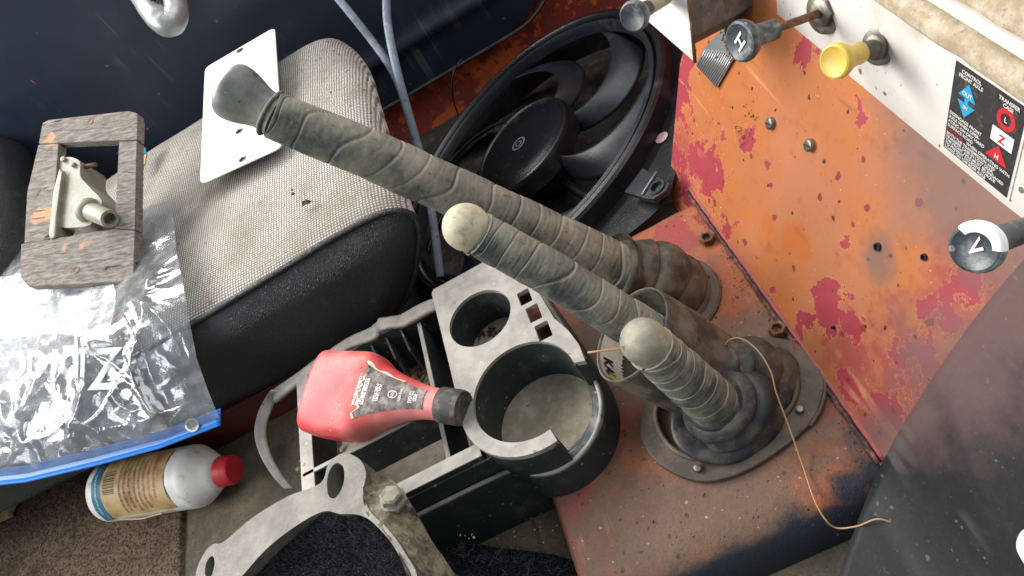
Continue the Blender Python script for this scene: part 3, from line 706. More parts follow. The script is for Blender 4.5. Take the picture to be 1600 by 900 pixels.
# oval plate and bellows
outer = catmull([pz(x, y, .006) for x, y in [(1000, 655), (1003, 690), (1030, 725), (1085, 750), (1140, 745), (1200, 715), (1262, 665), (1286, 615), (1284, 575), (1262, 545), (1225, 529), (1180, 528), (1120, 552), (1050, 590), (1012, 625)]], 6, True)
inner = catmull([pz(x, y, .006) for x, y in [(1026, 640), (1034, 680), (1064, 710), (1110, 715), (1170, 690), (1225, 650), (1246, 610), (1240, 575), (1215, 556), (1175, 552), (1110, 580), (1048, 612)]], 6, True)
prism('boot_plate', outer, [inner], .0062, UP, M['plate'], L3, .0014)
ring = catmull([p+V((0, 0, .0012)) for p in inner], 1, True)
tube('plate_lip', ring+[ring[0]], .0026, M['plate'], L3, 8, False)
rim2 = [pz(1286, 590, .004), pz(1285, 615, .004), pz(1278, 640, .004), pz(1262, 665, .004)]
tube('worn_edge', catmull([p+V((.0015, -.001, 0)) for p in rim2], 6), .0017, M['plate'], L3, 8)
def screw(x, y, P, n, r, parent, name='screw', slot=True, hexa=False):
    p = P(x, y)
    if hexa:
        lathe(name, p, n, [(-.002, r), (.0058, r), (.0068, r*.9), (.0068, r*.6), (.002, r*.56)], M['rust'], parent, 6)
    else:
        o = lathe(name, p, n, [(-.002, r), (.0022, r), (.0031, r*.86), (.0034, r*.6), (.0034, .0001)], M['steel'], parent, 24)
        if slot:
            u = V(n).cross(RIGHT-DOWN*.6).normalized(); w = V(n).cross(u)
            q = p+V(n)*.0036
            prism('slot', [q+u*r*.78+w*r*.13, q-u*r*.78+w*r*.13, q-u*r*.78-w*r*.13, q+u*r*.78-w*r*.13], [], .0010, n, M['ink_black'], o)
for x, y in [(1250, 641), (1091, 733)]: screw(x, y, lambda a, b: pz(a, b, .0065), UP, .0036, L3, slot=False)
# bellows: oval folds stacked from plate to lever
b0 = pz(1128, 656, .002); b1 = pz(1090, 640, .075)
def bellows(name, parent, b0, b1, r0, r1, folds, mat, ell=1.4, seed=0, amp=.005):
    P = catmull([b0, b0.lerp(b1, .35)+V((.006, 0, 0)), b0.lerp(b1, .7)+V((.002, 0, 0)), b1], 46)
    def rad(s, th):
        f = abs(math.sin(math.pi*(folds*s+.12*math.sin(th*2+seed))))**.65
        r = r0+(r1-r0)*(s**.8)+amp*f*(1-.55*s)+.0014*n3((s*4, math.cos(th)*1.2, math.sin(th)*1.2), 1.4, seed)
        e = 1+(ell-1)*(1-s)
        return (r*e, r)
    return tube(name, P, rad, mat, parent, 80, ref=(1, .05, 0))
bellows('rubber_boot', L3, pz(1140, 655, .003), E3+d3*(-.004), .035, .0225, 3.1, M['boot_dark'], 1.3, 1, .0095)
bellows('rubber_boot', L2, pz(1172, 600, .003), pz(1118, 575, .045), .030, .020, 3.4, M['rubber'], 1.35, 3, .007)
# front lobes of the folded boot
for i, (x, y, r) in enumerate([(1214, 612, .0135), (1192, 604, .0155), (1166, 600, .0165)]):
    p = pz(x, y, .014+.008*i)
    lathe('boot_fold', p-V((0, 0, .012)), V((-.45, .05, 1)), [(-.006, r*.8), (0, r*1.06), (.006, r*1.1), (.012, r*.98), (.017, r*.72), (.020, r*.35), (.0205, .0001)], M['boot_dark'], L2, 32, rfun=lambda h, th: 1+.06*n3((h*60, math.cos(th), math.sin(th)), 1.2, i))
# rag-like rubber lumps and loop of black cord behind the sleeve
rg = thing('perished_rubber', 'crumpled perished rubber flap tucked between tube sleeve and oval plate', 'rubber flap', pz(1140, 560, 0))
for i, (x, y, r, z) in enumerate([(1112, 558, .016, .02), (1140, 562, .018, .016), (1168, 556, .015, .014), (1128, 590, .015, .02)]):
    p = pz(x, y, z)
    vs = []; fs = []
    for a in range(13):
        for b in range(20):
            ph = math.pi*a/12; th = 2*math.pi*b/20; q = V((math.sin(ph)*math.cos(th), math.sin(ph)*math.sin(th), math.cos(ph)))
            vs.append(p+V((q.x*1.25, q.y, q.z*1.0))*r*(1+.35*n3(q, 1.6, i*3+1)+.12*n3(q, 4, i)))
    for a in range(12):
        for b in range(20): fs.append((a*20+b, a*20+(b+1) % 20, (a+1)*20+(b+1) % 20, (a+1)*20+b))
    mk('rubber_lump', vs, fs, M['boot_dark'], rg)
for z, r in [(.052, 0), (.046, 4), (.040, 7)]:
    cpts = [pz(1080, 535, z), pz(1098, 516+r*.5, z), pz(1120, 518+r, z), pz(1130, 535+r, z), pz(1124, 552, z-.01)]
    tube('cord', catmull(cpts, 6), .0014, M['wire_black'], rg, 8)
# bolts standing on the tunnel and firewall
for x, y in [(1106, 376), (1098, 440), (1216, 518)]: screw(x, y, lambda a, b: pz(a, b, .001), UP, .0084, tunnel, 'nut', hexa=True)
for x, y in [(1205, 193), (1266, 227)]: screw(x, y, lambda a, b: fw(a, b, .0015), FW_N, .0054, firewall)
for x, y, r in [(1370, 386, .0026), (1443, 402, .0020), (1301, 512, .0012)]:
    lathe('hole', fw(x, y, .0012), FW_N, [(-.001, r*1.3), (.0006, r*1.25), (.0006, r*.9), (-.001, r*.8)], M['ink_black'], firewall, 18)
# ------------------------------------------------------------------ plastic console
CN = thing('console', 'dusty charcoal plastic console with two cup holders and open tray', 'console', (-.2, .46, FZ))
ct, cs = M['console_top'], M['console']
ZT = .075
small = (-.148, .517); big = (-.128, .410); RS, RB = .0345, .0515
def rrect(x0, y0, x1, y1, z, r, n=5):
    o = []
    for cx, cy, a0 in [(x1-r, y1-r, 0), (x0+r, y1-r, 90), (x0+r, y0+r, 180), (x1-r, y0+r, 270)]:
        for k in range(n+1):
            a = math.radians(a0+90*k/n); o.append(V((cx+r*math.cos(a), cy+r*math.sin(a), z)))
    return o
# deck with cup openings, slots; its near right part is two arms round the big cup
AR = RB+.0135
a_up, a_lo = math.radians(2), math.radians(-78)         # ends of the open gap
arc_out = [V((big[0]+AR*math.cos(a), big[1]+AR*math.sin(a), ZT)) for a in [a_lo-i*(math.radians(112)-0)/14 for i in range(15)]]
deck = [V((-.097, .588, ZT)), V((-.188, .588, ZT)), V((-.1915, .584, ZT)), V((-.1915, .47, ZT))]
# left border of the big cup
ang0 = math.radians(160); n_ = 24
lo = [V((big[0]+AR*math.cos(a), big[1]+AR*math.sin(a), ZT)) for a in [math.radians(172)+(math.radians(282)-math.radians(172))*i/16 for i in range(17)]]
li = [V((big[0]+RB*math.cos(a), big[1]+RB*math.sin(a), ZT)) for a in [math.radians(282)-(math.radians(282)-math.radians(2))*i/40 for i in range(41)]]
ro = [V((big[0]+RB*math.cos(math.radians(2))+.010, .408, ZT)), V((-.066, .428, ZT)), V((-.070, .448, ZT)), V((-.078, .47, ZT)), V((-.085, .53, ZT))]
loop = deck+lo+li+ro
slot1 = rrect(-.101, .478, -.088, .498, ZT, .001, 2); slot2 = rrect(-.099, .452, -.085, .472, ZT, .001, 2); slot3 = rrect(-.104, .504, -.091, .522, ZT, .001, 2)
prism('deck', loop, [circle((small[0], small[1], ZT), (1, 0, 0), (0, 1, 0), RS, 48), slot1, slot2, slot3], .006, UP, ct, CN, .0016)
def wall_arc(name, cx, cy, r, th, z0, z1, a0, a1, mat, n=48):
    vs = []; fs = []
    for i in range(n+1):
        a = math.radians(a0+(a1-a0)*i/n)
        for rr, z in [(r, z1), (r+th, z1), (r+th, z0), (r, z0)]: vs.append(V((cx+rr*math.cos(a), cy+rr*math.sin(a), z)))
    for i in range(n):
        for k in range(4): a = i*4+k; b = i*4+(k+1) % 4; fs.append((a, b, b+4, a+4))
    if abs(a1-a0) < 359: fs += [(3, 2, 1, 0), tuple(n*4+k for k in range(4))]
    o = mk(name, vs, fs, mat, CN); e = o.modifiers.new('edge', 'EDGE_SPLIT'); e.split_angle = .7
    return o
wall_arc('cup_wall', *small, RS-.0004, .0025, .022, ZT-.004, 0, 360, cs)
wall_arc('cup_wall', *big, RB-.0004, .0025, .014, ZT-.004, 2, 282, cs)
wall_arc('arm_wall', *big, AR-.0028, .0025, .03, ZT-.004, 172, 282, cs)
wall_arc('cup_wall', *big, RB-.0004, .0025, .012, .034, 282, 362, cs)
lathe('cup_floor', (small[0], small[1], .024), UP, [(0, RS), (.001, RS), (.001, .0001)], M['cup_floor'], CN, 40)
lathe('cup_floor', (big[0], big[1], .014), UP, [(0, RB), (.001, RB), (.001, .0001)], M['cup_floor'], CN, 48)
# arm ends
for a in (2, 282):
    d = V((math.cos(math.radians(a)), math.sin(math.radians(a)), 0)); t_ = V((-d.y, d.x, 0))*(1 if a == 282 else -1)*-.0012
    o = V((big[0], big[1], 0))+t_
    w = .0135 if a == 282 else .012
    q = [o+d*RB+V((0, 0, ZT-.003)), o+d*(RB+w)+V((0, 0, ZT-.003)), o+d*(RB+w)+V((0, 0, .033)), o+d*RB+V((0, 0, .033))]
    nn = (q[1]-q[0]).cross(q[3]-q[0]).normalized()
    prism('arm_end', q, [], .002, nn, cs, CN)
# ledge and outer skirt
led = [V((-.40, .3665, .035)), V((-.172, .3665, .035)), V((-.155, .353, .035)), V((-.135, .345, .035)), V((-.110, .348, .035)), V((-.088, .362, .035)), V((-.074, .385, .035)), V((-.070, .412, .035)), V((-.073, .445, .035)), V((-.079, .49, .035)), V((-.09, .56, .035))]
led = catmull(led, 6)
sk = []
def skirt(u, v):
    i = u*(len(led)-1); a = int(min(i, len(led)-2)); p = led[a].lerp(led[a+1], i-a)
    t = (led[a+1]-led[a]).normalized(); o = V((t.y, -t.x, 0))
    zb = 0 if p.x > -.157 else FZ
    z = .035+(zb-.035)*max(0, (v-.14)/.86) if v > .14 else .035
    off = .0045*min(1, v/.14)+.004*max(0, v-.14)
    if v <= .07: return p+o*(-.009*(1-v/.07))+V((0, 0, -.0003))
    if v <= .14: return p+o*(.003*((v-.07)/.07))
    q = p+o*(.003+.004*(v-.14)); q.z = z; return q
sko = grid('skirt', 110, 28, skirt, cs, CN); ee = sko.modifiers.new('edge', 'EDGE_SPLIT'); ee.split_angle = .6
tube('bead', [p+V((0, 0, .0004)) for p in led], .0022, ct, CN, 8)
prism('ledge', catmull([V((-.172, .372, .0335)), V((-.155, .356, .0335)), V((-.135, .348, .0335)), V((-.110, .351, .0335)), V((-.091, .364, .0335)), V((-.077, .386, .0335)), V((-.073, .412, .0335)), V((-.077, .446, .0335)), V((-.10, .47, .0335)), V((-.17, .46, .0335)), V((-.185, .41, .0335))], 4, True), [circle((big[0], big[1], .0335), (1, 0, 0), (0, 1, 0), RB+.0018, 40)], .002, UP, ct, CN)
# rails, walls and ribs of the tray
def bar(name, x0, y0, x1, y1, z0, z1, top=True, bev=.0015):
    w = box(name, (x0, y0, z0), (x1, y1, z1), cs, CN, bev)
    if top: box(name+'_top', (x0+.0004, y0+.0004, z1-.001), (x1-.0004, y1-.0004, z1+.0006), ct, CN, .0005)
bar('near_rail', -.395, .3725, -.185, .3875, .055, .066)
box('near_wall', (-.40, .3705, FZ), (-.17, .3735, .06), cs, CN, .001)
bar('inner_rail', -.372, .444, -.205, .4495, .02, .066)
bar('cross_rail', -.374, .388, -.358, .575, .02, .066)
bar('divider', -.224, .388, -.2185, .575, .0, .055)
box('block_wall', (-.1905, .39, .005), (-.187, .585, ZT-.005), cs, CN, .001)
box('far_wall', (-.385, .578, -.03), (-.095, .582, .062), cs, CN, .001)
far = [(-.188, .576), (-.236, .581), (-.262, .590), (-.272, .585), (-.305, .588), (-.345, .582), (-.405, .571)]
def farr(u, v):
    i = u*(len(far)-1); a = int(min(i, len(far)-2)); x = far[a][0]+(far[a+1][0]-far[a][0])*(i-a); y = far[a][1]+(far[a+1][1]-far[a][1])*(i-a)
    return V((x, y-.008+.016*v, .066+.003*n3((u*8, v, 0), 1)))
fr_ = grid('far_rail', 60, 6, farr, ct, CN); so = fr_.modifiers.new('thick', 'SOLIDIFY'); so.thickness = .006; so.offset = -1
for x in (-.243, -.262, -.281, -.300, -.319, -.338):
    prism('rib', [V((x, .578, .055)), V((x, .578, .012)), V((x, .548, .012)), V((x, .556, .040))], [], .0025, (1, 0, 0), cs, CN)
# curved strap at the tray's end
st = [V((-.398, .574, .067))] + [pz(*p) for p in [(424, 622, .055), (411, 652, .045), (408, 682, .03), (418, 715, .01), (434, 742, -.005), (452, 762, -.02)]]
stp = catmull(st, 8)
def strap(u, v):
    i = u*(len(stp)-1); a = int(min(i, len(stp)-2)); p = stp[a].lerp(stp[a+1], i-a)
    return p+RIGHT*(-.0075+.015*v)*(1-.25*u)
so_ = grid('end_strap', 60, 4, strap, ct, CN); s2 = so_.modifiers.new('thick', 'SOLIDIFY'); s2.thickness = .0025
# tray litter: torn paper, chips, leaves
random.seed(3)
def bits(name, spots, mat, label, cat, parent=None, size=(.002, .006), flat=.3, kind='stuff'):
    vs = []; fs = []
    for p in spots:
        p = V(p); r = random.uniform(*size); a = random.uniform(0, 6.28); k = random.choice((4, 5, 6)); b = len(vs); el = random.uniform(.35, 1)
        tl = V((random.uniform(-.4, .4), random.uniform(-.4, .4), 1)).normalized(); u = tl.orthogonal().normalized(); w = tl.cross(u)
        ring_ = [p+(u*math.cos(a+6.28*i/k)*r+w*math.sin(a+6.28*i/k)*r*el)*random.uniform(.6, 1.2) for i in range(k)]
        vs += ring_+[p+tl*r*flat]; fs += [(b+i, b+(i+1) % k, b+k) for i in range(k)]+[tuple(b+i for i in range(k))[::-1]]
    o = mk(name, vs, fs, mat, parent, False, loc=None if parent else (0, 0, 0))
    if parent is None: tag(o, label, cat, kind=kind)
    return o
def around(x, y, z, sx, sy, n): return [pz(random.gauss(x, sx), random.gauss(y, sy), z) for _ in range(n)]
bits('tray_litter', around(648, 570, -.006, 16, 26, 70)+around(668, 590, -.006, 8, 26, 50)+around(520, 720, -.006, 30, 14, 24), M['leafy'], 'dry leaf chips and torn paper scraps in the console tray', 'litter', None, (.002, .0075), .15)
bits('cup_litter', around(762, 524, .027, 15, 7, 34)+around(700, 640, .018, 4, 30, 0), M['dirt'], 'dark leaf scraps lying in the small cup holder', 'litter', None, (.0015, .0045), .5)
lf = pz(755, 520, .014)
tray_pan = box('tray_pan', (-.37, .39, -.012), (-.19, .578, -.009), M['cup_floor'], CN, 0)
# ------------------------------------------------------------------ red additive bottle lying on the tray
RBt = thing('red_bottle', 'faded red plastic bottle with torn label and dark cap lying on console', 'bottle', (-.27, .47, .07))
r0 = pd(494, 612, .762); r1 = pd(735, 650, .672)
ra = (r1-r0).normalized(); rlen = (r1-r0).length
rn = (UP*.75-FWD*.5); rn = (rn-ra*rn.dot(ra)).normalized(); rs = ra.cross(rn)      # face normal and width direction
if rs.dot(DOWN) < 0: rs = -rs
stn = [(0, .030, .017), (.004, .0400, .0215), (.012, .0430, .0235), (.04, .0440, .0245), (.06, .0440, .0245), (.071, .0420, .024), (.085, .0330, .0225), (.100, .0265, .020), (.118, .0205, .0175), (.135, .0165, .0155), (.150, .0150, .0150), (.160, .0148, .0148)]
stn = [(h*rlen/.19, a, b) for h, a, b in stn]
def rsec(h):
    for (h0, a0, b0), (h1, a1, b1) in zip(stn, stn[1:]):
        if h <= h1: t = (h-h0)/(h1-h0); t = t; return a0+(a1-a0)*t, b0+(b1-b0)*t
    return stn[-1][1:]
sp = catmull([V(s) for s in stn], 5)
def rbpt(h, th, off=0, a=None, b=None):
    if a is None: a, b = rsec(h)
    k = 3.8 if h < .075 else 3.8-1.8*(min(1, (h-.075)/.055))          # squarish body, round neck
    cth, sth = math.cos(th), math.sin(th); q = (abs(cth)**k+abs(sth)**k)**(-1/k)
    skew = -.006*min(1, max(0, (h-.03)/.09))
    return r0+ra*h+rs*(cth*q*(a+off)+skew)+rn*(sth*q*(b+off))
vs = []; fs = []; sg = 56
for s in sp:
    for k in range(sg): vs.append(rbpt(s.x, 2*math.pi*k/sg, 0, s.y, s.z))
for i in range(len(sp)-1):
    for k in range(sg): a = i*sg+k; b = i*sg+(k+1) % sg; fs.append((a, b, b+sg, a+sg))
fs.append(tuple(range(sg))[::-1]); mk('bottle_body', vs, fs, M['red_plastic'], RBt)
hc = stn[-1][0]-.004
lathe('cap', r0+ra*hc+rs*-.006, ra, [(0, .0150), (.0008, .0168), (.022, .0164), (.0245, .0158), (.0245, .0148), (.0235, .0140), (.0232, .0001)], M['cap_dark'], RBt, 72, rfun=lambda h, th: 1+.018*(1 if int(th/(2*math.pi)*36*2) % 2 else 0) if .001 < h < .0225 else 1)
# torn label on the front face
def lab(u, v, off=.0006):            # u along the bottle from base to cap, v across
    h = (.068+.077*u)*rlen/.19; a, b = rsec(h); w = min(.0168, a*.93)
    th = math.pi/2+ (v-.5)*1.25
    return rbpt(h, th, off)
def torn_u(v): return .06+.16*abs(n3((v*3.1, 0, 0), 1, 4))+.10*abs(n3((v*9, 0, 0), 1, 2))
RL = grid('torn_label', 40, 24, lambda u, v: lab((torn_u(v)+(1-torn_u(v))*u) if u < .98 else 1, v), M['label_dark'], RBt)
grid('torn_edge', 6, 30, lambda u, v: lab(torn_u(v)-(.015+.06*abs(n3((v*7, 0, 0), 1, 6)))*u+.01, v, .0008+.003*u*(v > .8)), M['paper'], RBt)
grid('torn_edge', 30, 3, lambda u, v: lab(.06+.6*u, 1.0+.05*v*(1+.6*math.sin(u*14)), .0009), M['paper'], RBt)
LW = .0445
def ltx(x, y, u0): return lab(u0+y/.077, .5+x/.034, .0011)
sgn = -1
for s, size, u0 in [('ADD\nTO GAS', .0058, .86), ('RV & AUTO', .0034, .66), ('FUEL LINES\nINJECTORS', .0036, .36), ('INTAKE VALVES\nCOMBUSTION', .0032, .18), ('CARBURETOR', .0034, .05)]:
    text_on('label_print', s, size, lambda x, y, u0=u0: ltx(-x, y, u0) if False else lab(u0+(-0 + y)/.077*1.0, .5-x/.040, .0011), M['ink_white'], RL, 'CENTER', .85, .00012)
em = lambda a, r: lab(.57+r*math.sin(a)/.077, .5-r*math.cos(a)/.04, .0011)
mk('emblem', [em(2*math.pi*k/24, r) for r in (.0042, .0050) for k in range(24)], [(k, (k+1) % 24, 24+(k+1) % 24, 24+k) for k in range(24)], M['ink_white'], RL, False)
text_on('label_print', 'MN', .0052, lambda x, y: lab(.57+(y-.0018)/.077, .5-x/.04, .0012), M['ink_white'], RL, 'CENTER')
# ------------------------------------------------------------------ white bottle on the carpet
WB = thing('white_bottle', 'grubby white plastic bottle with red cap and tan label on carpet', 'bottle', (-.62, .6, FZ))
w0 = pd(168, 768, .955); w1 = pd(368, 733, .90)
wa = (w1-w0).normalized(); wl = (w1-w0).length; WR = .0385
wu = (-FWD-wa*(-FWD).dot(wa)).normalized(); wv = wa.cross(wu)
kk = wl/.21
lathe('bottle_body', w0, wa, [(h*kk, r) for h, r in [(0, .026), (.001, .033), (.004, .0368), (.008, .0383), (.016, .0385), (.136, .0385), (.140, .0389), (.143, .0380), (.149, .0388), (.152, .0384), (.156, .0376), (.163, .034), (.172, .028), (.180, .0225), (.184, .0200), (.186, .016), (.192, .015)]], M['bottle_white'], WB, 64, rfun=lambda h, th: 1+.006*n3((h*30, math.cos(th), math.sin(th)), 1.2))
lathe('cap', w0+wa*.187*kk, wa, [(0, .0170), (.001, .0185), (.0175, .0178), (.0203, .0165), (.0208, .0001)], M['cap_red'], WB, 60, rfun=lambda h, th: 1+.02*(int(th*9.549) % 2) if .001 < h < .026 else 1)
def wlab(h, th, off=.0005): return w0+wa*h*kk+(wu*math.cos(th)+wv*math.sin(th))*(WR+off+.0012*(n3((h*40, th*2, 0), 1.3)+.45))
sg_ = 1 if wv.dot(DOWN) > 0 else -1
def wl_(h, y, off=.0005): return wlab(h, sg_*y/WR, off)          # y grows downwards in the picture
WL = grid('label', 60, 40, lambda u, v: wl_(.031+.103*u+.0012*math.sin(v*9), -.052+.083*v), M['label_tan'], WB)
grid('label_stripe', 10, 40, lambda u, v: wl_(.0165+.0135*u, -.052+.087*v, .0006), M['teal'], WB)
# barcode
random.seed(11)
vs = []; fs = []; y = -.030
while y < -.004:
    w = random.choice((.0006, .0009, .0014)); b = len(vs)
    vs += [wl_(.036, y, .0012), wl_(.054, y, .0012), wl_(.054, y+w, .0012), wl_(.036, y+w, .0012)]; fs.append((b, b+1, b+2, b+3)); y += w+random.choice((.0007, .001, .0015))
mk('barcode', vs, fs, M['ink'], WL, False)
lines = ['DIRECTIONS: CLEAN AREA BEFORE OPENING.', 'USE ONLY NEW FLUID FROM A SEALED CAN.', 'KEEP CAP TIGHT. DO NOT MIX WITH OIL.', 'CAUTION: HARMFUL IF SWALLOWED. AVOID', 'CONTACT WITH EYES AND PAINTED PARTS.', 'IN CASE OF CONTACT FLUSH WITH WATER.', 'KEEP OUT OF REACH OF CHILDREN.', 'STORE UPRIGHT IN A COOL PLACE.']
for i, s in enumerate(lines):
    text_on('label_print', s, .0036, lambda x, y, i=i: wl_(.064+.0078*i-y, -.046+x*.96, .0013), M['ink'] if i < 6 else M['ink_red'], WL, bold=.00006)
text_on('label_print', 'SAFETY GRADE HYDRAULIC FLUID', .0042, lambda x, y: wl_(.0255-y, -.044+x, .0016), M['ink_white'], WB)
tube('peeled_edge', catmull([wl_(.04, .034, .002), wl_(.07, .037, .004), wl_(.095, .035, .003), wl_(.113, .031, .005)], 6), .0011, M['label_tan'], WB, 6)
# ------------------------------------------------------------------ cast housing with a fleece inside
HZ = .125
CH = thing('cast_housing', 'cast aluminium flanged housing with oily crust and bolt on its flank', 'casting', pz(530, 900, FZ))
H = lambda x, y, z=HZ: pz(x, y, z)
outr = catmull([H(x, y) for x, y in [(305, 905), (318, 866), (333, 850), (350, 846), (395, 808), (450, 775), (500, 755), (513, 725), (535, 708), (560, 716), (572, 738), (568, 768), (578, 798), (606, 826), (632, 862), (652, 915), (600, 1010), (430, 1030), (320, 990)]], 5, True)
innr = catmull([H(x, y) for x, y in [(362, 925), (388, 889), (424, 851), (470, 817), (506, 799), (530, 803), (566, 806), (596, 830), (622, 866), (640, 915), (560, 985), (440, 1000), (365, 970)]], 6, True)
lug = circle(H(524, 749), (1, 0, 0), (0, 1, 0), .0125, 28); lug = catmull([H(x, y) for x, y in [(511, 757), (514, 738), (524, 724), (535, 728), (538, 745), (533, 765), (523, 778), (514, 775)]], 5, True)
lug2 = catmull([H(x, y) for x, y in [(320, 893), (324, 876), (332, 869), (335, 880), (331, 897), (324, 905)]], 4, True)
prism('flange', outr, [innr, lug, lug2], .030, UP, M['cast'], CH, .0022)
# sloping flank, right of the flange
fl_top = catmull([H(572, 740, .117), H(600, 742, .112), H(625, 765, .108), H(645, 800, .10), H(668, 840, .095), H(695, 880, .09), H(706, 930, .085)], 8)
fl_in = catmull([H(569, 766, .1262), H(571, 800, .1262), H(597, 828, .1262), H(622, 864, .1262), H(633, 890, .1262), H(641, 915, .1262), H(640, 970, .1262)], 8)
def flank(u, v):
    i = u*(len(fl_top)-1); a = int(min(i, len(fl_top)-2)); k = i-a
    p = fl_in[a].lerp(fl_in[a+1], k).lerp(fl_top[a].lerp(fl_top[a+1], k), min(1, v/.7))
    if v > .7:
        w = (v-.7)/.3; p += V((.008, .0, 0))*math.sin(w*1.5)+V((-.02, -.06, -.09))*w*w
    p += UP*(.0030*n3(p, 60, 3)+.0025*n3(p, 130, 1))*(1 if v < .75 else .4)
    return p
grid('flank', 70, 50, flank, M['grime'], CH)
bolt_p = H(617, 785, .114)
lathe('bolt', bolt_p+UP*.001, V((.25, .15, 1)), [(0, .0125), (.003, .0125), (.005, .0100), (.010, .0100), (.0115, .0082), (.0115, .0001)], M['crust_steel'], CH, 6)
for i, (x, y, r) in enumerate([(632, 806, .007), (637, 858, .011), (650, 872, .008), (622, 870, .007), (640, 890, .009)]):
    p = H(x, y, .104-.00*i); vs = []; fs = []
    for a in range(9):
        for b in range(14):
            ph = math.pi*a/8; th = 2*math.pi*b/14; q = V((math.sin(ph)*math.cos(th), math.sin(ph)*math.sin(th), math.cos(ph)*.6)); vs.append(p+q*r*(1+.5*n3(q, 2, i*5+2)))
    for a in range(8):
        for b in range(14): fs.append((a*14+b, a*14+(b+1) % 14, (a+1)*14+(b+1) % 14, (a+1)*14+b))
    mk('grime_lump', vs, fs, M['grime'], CH)
# inner and outer walls
def ring_wall(name, loop, z0, mat, taper=0):
    cc = sum(loop, V((0, 0, 0)))/len(loop); n = len(loop)
    vs = [V((p.x, p.y, HZ-.01)) for p in loop]+[V((p.x+(cc.x-p.x)*taper, p.y+(cc.y-p.y)*taper, z0)) for p in loop]
    mk(name, vs, [(k, (k+1) % n, n+(k+1) % n, n+k) for k in range(n)], mat, CH)
ring_wall('housing_wall', [p for p in catmull(innr, 1, True)], FZ, M['cast'], -.06)
# fleece: lumpy cloth mesh with fibres
def fibres(name, surf, n, ln, mat, parent, seed):
    random.seed(seed); vs = []; fs = []
    for _ in range(n):
        u, v = random.random(), random.random(); p = surf(u, v); d = V((random.gauss(0, 1), random.gauss(0, 1), abs(random.gauss(.6, .5)))).normalized()
        l = ln*random.uniform(.4, 1.5); w = d.orthogonal().normalized()*.00022; q = p+d*l*.5+V((random.gauss(0, 1), random.gauss(0, 1), 0))*l*.2; e = p+d*l+V((random.gauss(0, 1), random.gauss(0, 1), -.3))*l*.5
        b = len(vs); vs += [p-w, p+w, q-w, q+w, e]; fs += [(b, b+1, b+3, b+2), (b+2, b+3, b+4)]
    return tag(mk(name, vs, fs, mat, parent, False), kind='stuff')
fuz = plain('fleece_fibre', c(34, 35, 41), .9); fuz2 = plain('fleece_fibre_grey', c(84, 86, 92), .9)
FL = thing('fleece_cloth', 'black fleece cloth stuffed inside the cast housing', 'cloth', pz(470, 890, FZ))
icx = sum(innr, V((0, 0, 0)))/len(innr)
def fleece(u, v):
    a = 2*math.pi*u; i = u*len(innr); k = int(i) % len(innr); e = innr[k].lerp(innr[(k+1) % len(innr)], i-int(i))
    p = icx.lerp(e, v*1.0); z = HZ-.022+.012*n3((p.x*18, p.y*18, 0), 1, 2)+.004*n3((p.x*70, p.y*70, 0), 1)+.014*v*v-.0*v
    return V((p.x, p.y, z))
grid('cloth', 120, 40, fleece, M['fur'], FL)
fibres('fibre', lambda u, v: fleece(u, math.sqrt(v)), 9000, .005, fuz, FL, 4)
F2 = thing('fleece_rag', 'grey black fleece rag lying on floor beside the tunnel', 'rag', pz(770, 890, FZ))
def rag(u, v):
    x = 640+270*u; top = 832+14*math.sin(u*5)+ (62*max(0, u-.35)/.65)**1.0
    y = top+190*v
    e = math.sin(math.pi*min(1, max(0, u)))*min(1, v*5)
    p = pz(x, y, FZ+.004); p.z = FZ+.002+.028*e**.6+.010*n3(p, 22, 1)*e+.004*n3(p, 70, 2)*e
    return p
grid('cloth', 110, 70, rag, M['fur'], F2)
fibres('fibre', rag, 9000, .005, fuz, F2, 5); fibres('fibre', rag, 1800, .008, fuz2, F2, 6)
bits('floor_crumbs', around(730, 840, FZ+.036, 8, 4, 5)+around(820, 820, FZ+.004, 40, 20, 24), M['paper'], 'pale crumbs scattered on the floor by the fleece rag', 'crumbs', None, (.0006, .0018), .5)
# ------------------------------------------------------------------ radiator fan lying in the footwell
FN = V((-.276, .109, .955)).normalized(); fc_ = pz(817, 228, -.05)
FU = (V((1, 0, 0))-FN*FN.x).normalized(); FVv = FN.cross(FU); FR = .249
FA = thing('radiator_fan', 'black plastic radiator fan in round shroud lying in the footwell', 'fan', fc_-FN*.07)
def fp(r, a, h=0): return fc_+FU*r*math.cos(a)+FVv*r*math.sin(a)+FN*h
def fan_ring(name, prof, mat):
    n = 120; vs = []; fs = []
    for k in range(n):
        for r, h in prof: vs.append(fp(r, 2*math.pi*k/n, h))
    L = len(prof)
    for k in range(n):
        for i in range(L): a = k*L+i; b = k*L+(i+1) % L; c2 = ((k+1) % n)*L; fs.append((a, b, c2+(i+1) % L, c2+i))
    o = mk(name, vs, fs, mat, FA); e = o.modifiers.new('edge', 'EDGE_SPLIT'); e.split_angle = .6; return o
fan_ring('shroud_ring', [(FR, -.055), (FR, .004), (FR-.003, .008), (FR-.009, .009), (FR-.012, .006), (FR-.014, .0), (FR-.016, -.055)], M['fan'])
fan_ring('shroud_lip', [(FR-.017, -.004), (FR-.018, .004), (FR-.024, .005), (FR-.027, .0), (FR-.028, -.012), (FR-.02, -.012)], M['fan_blade'])
hubr = .080
lathe('hub', fc_-FN*.047, FN, [(.020, .084), (.024, .089), (.046, .088), (.052, .0855), (.0535, .082), (.0525, .080), (.051, .0785), (.051, .076), (.053, .073), (.0535, .05), (.0537, .0001)], M['fan'], FA, 72)
eu = (RIGHT-FN*RIGHT.dot(FN)).normalized(); ev = FN.cross(eu); ec = fc_+FN*.0075-eu*.002
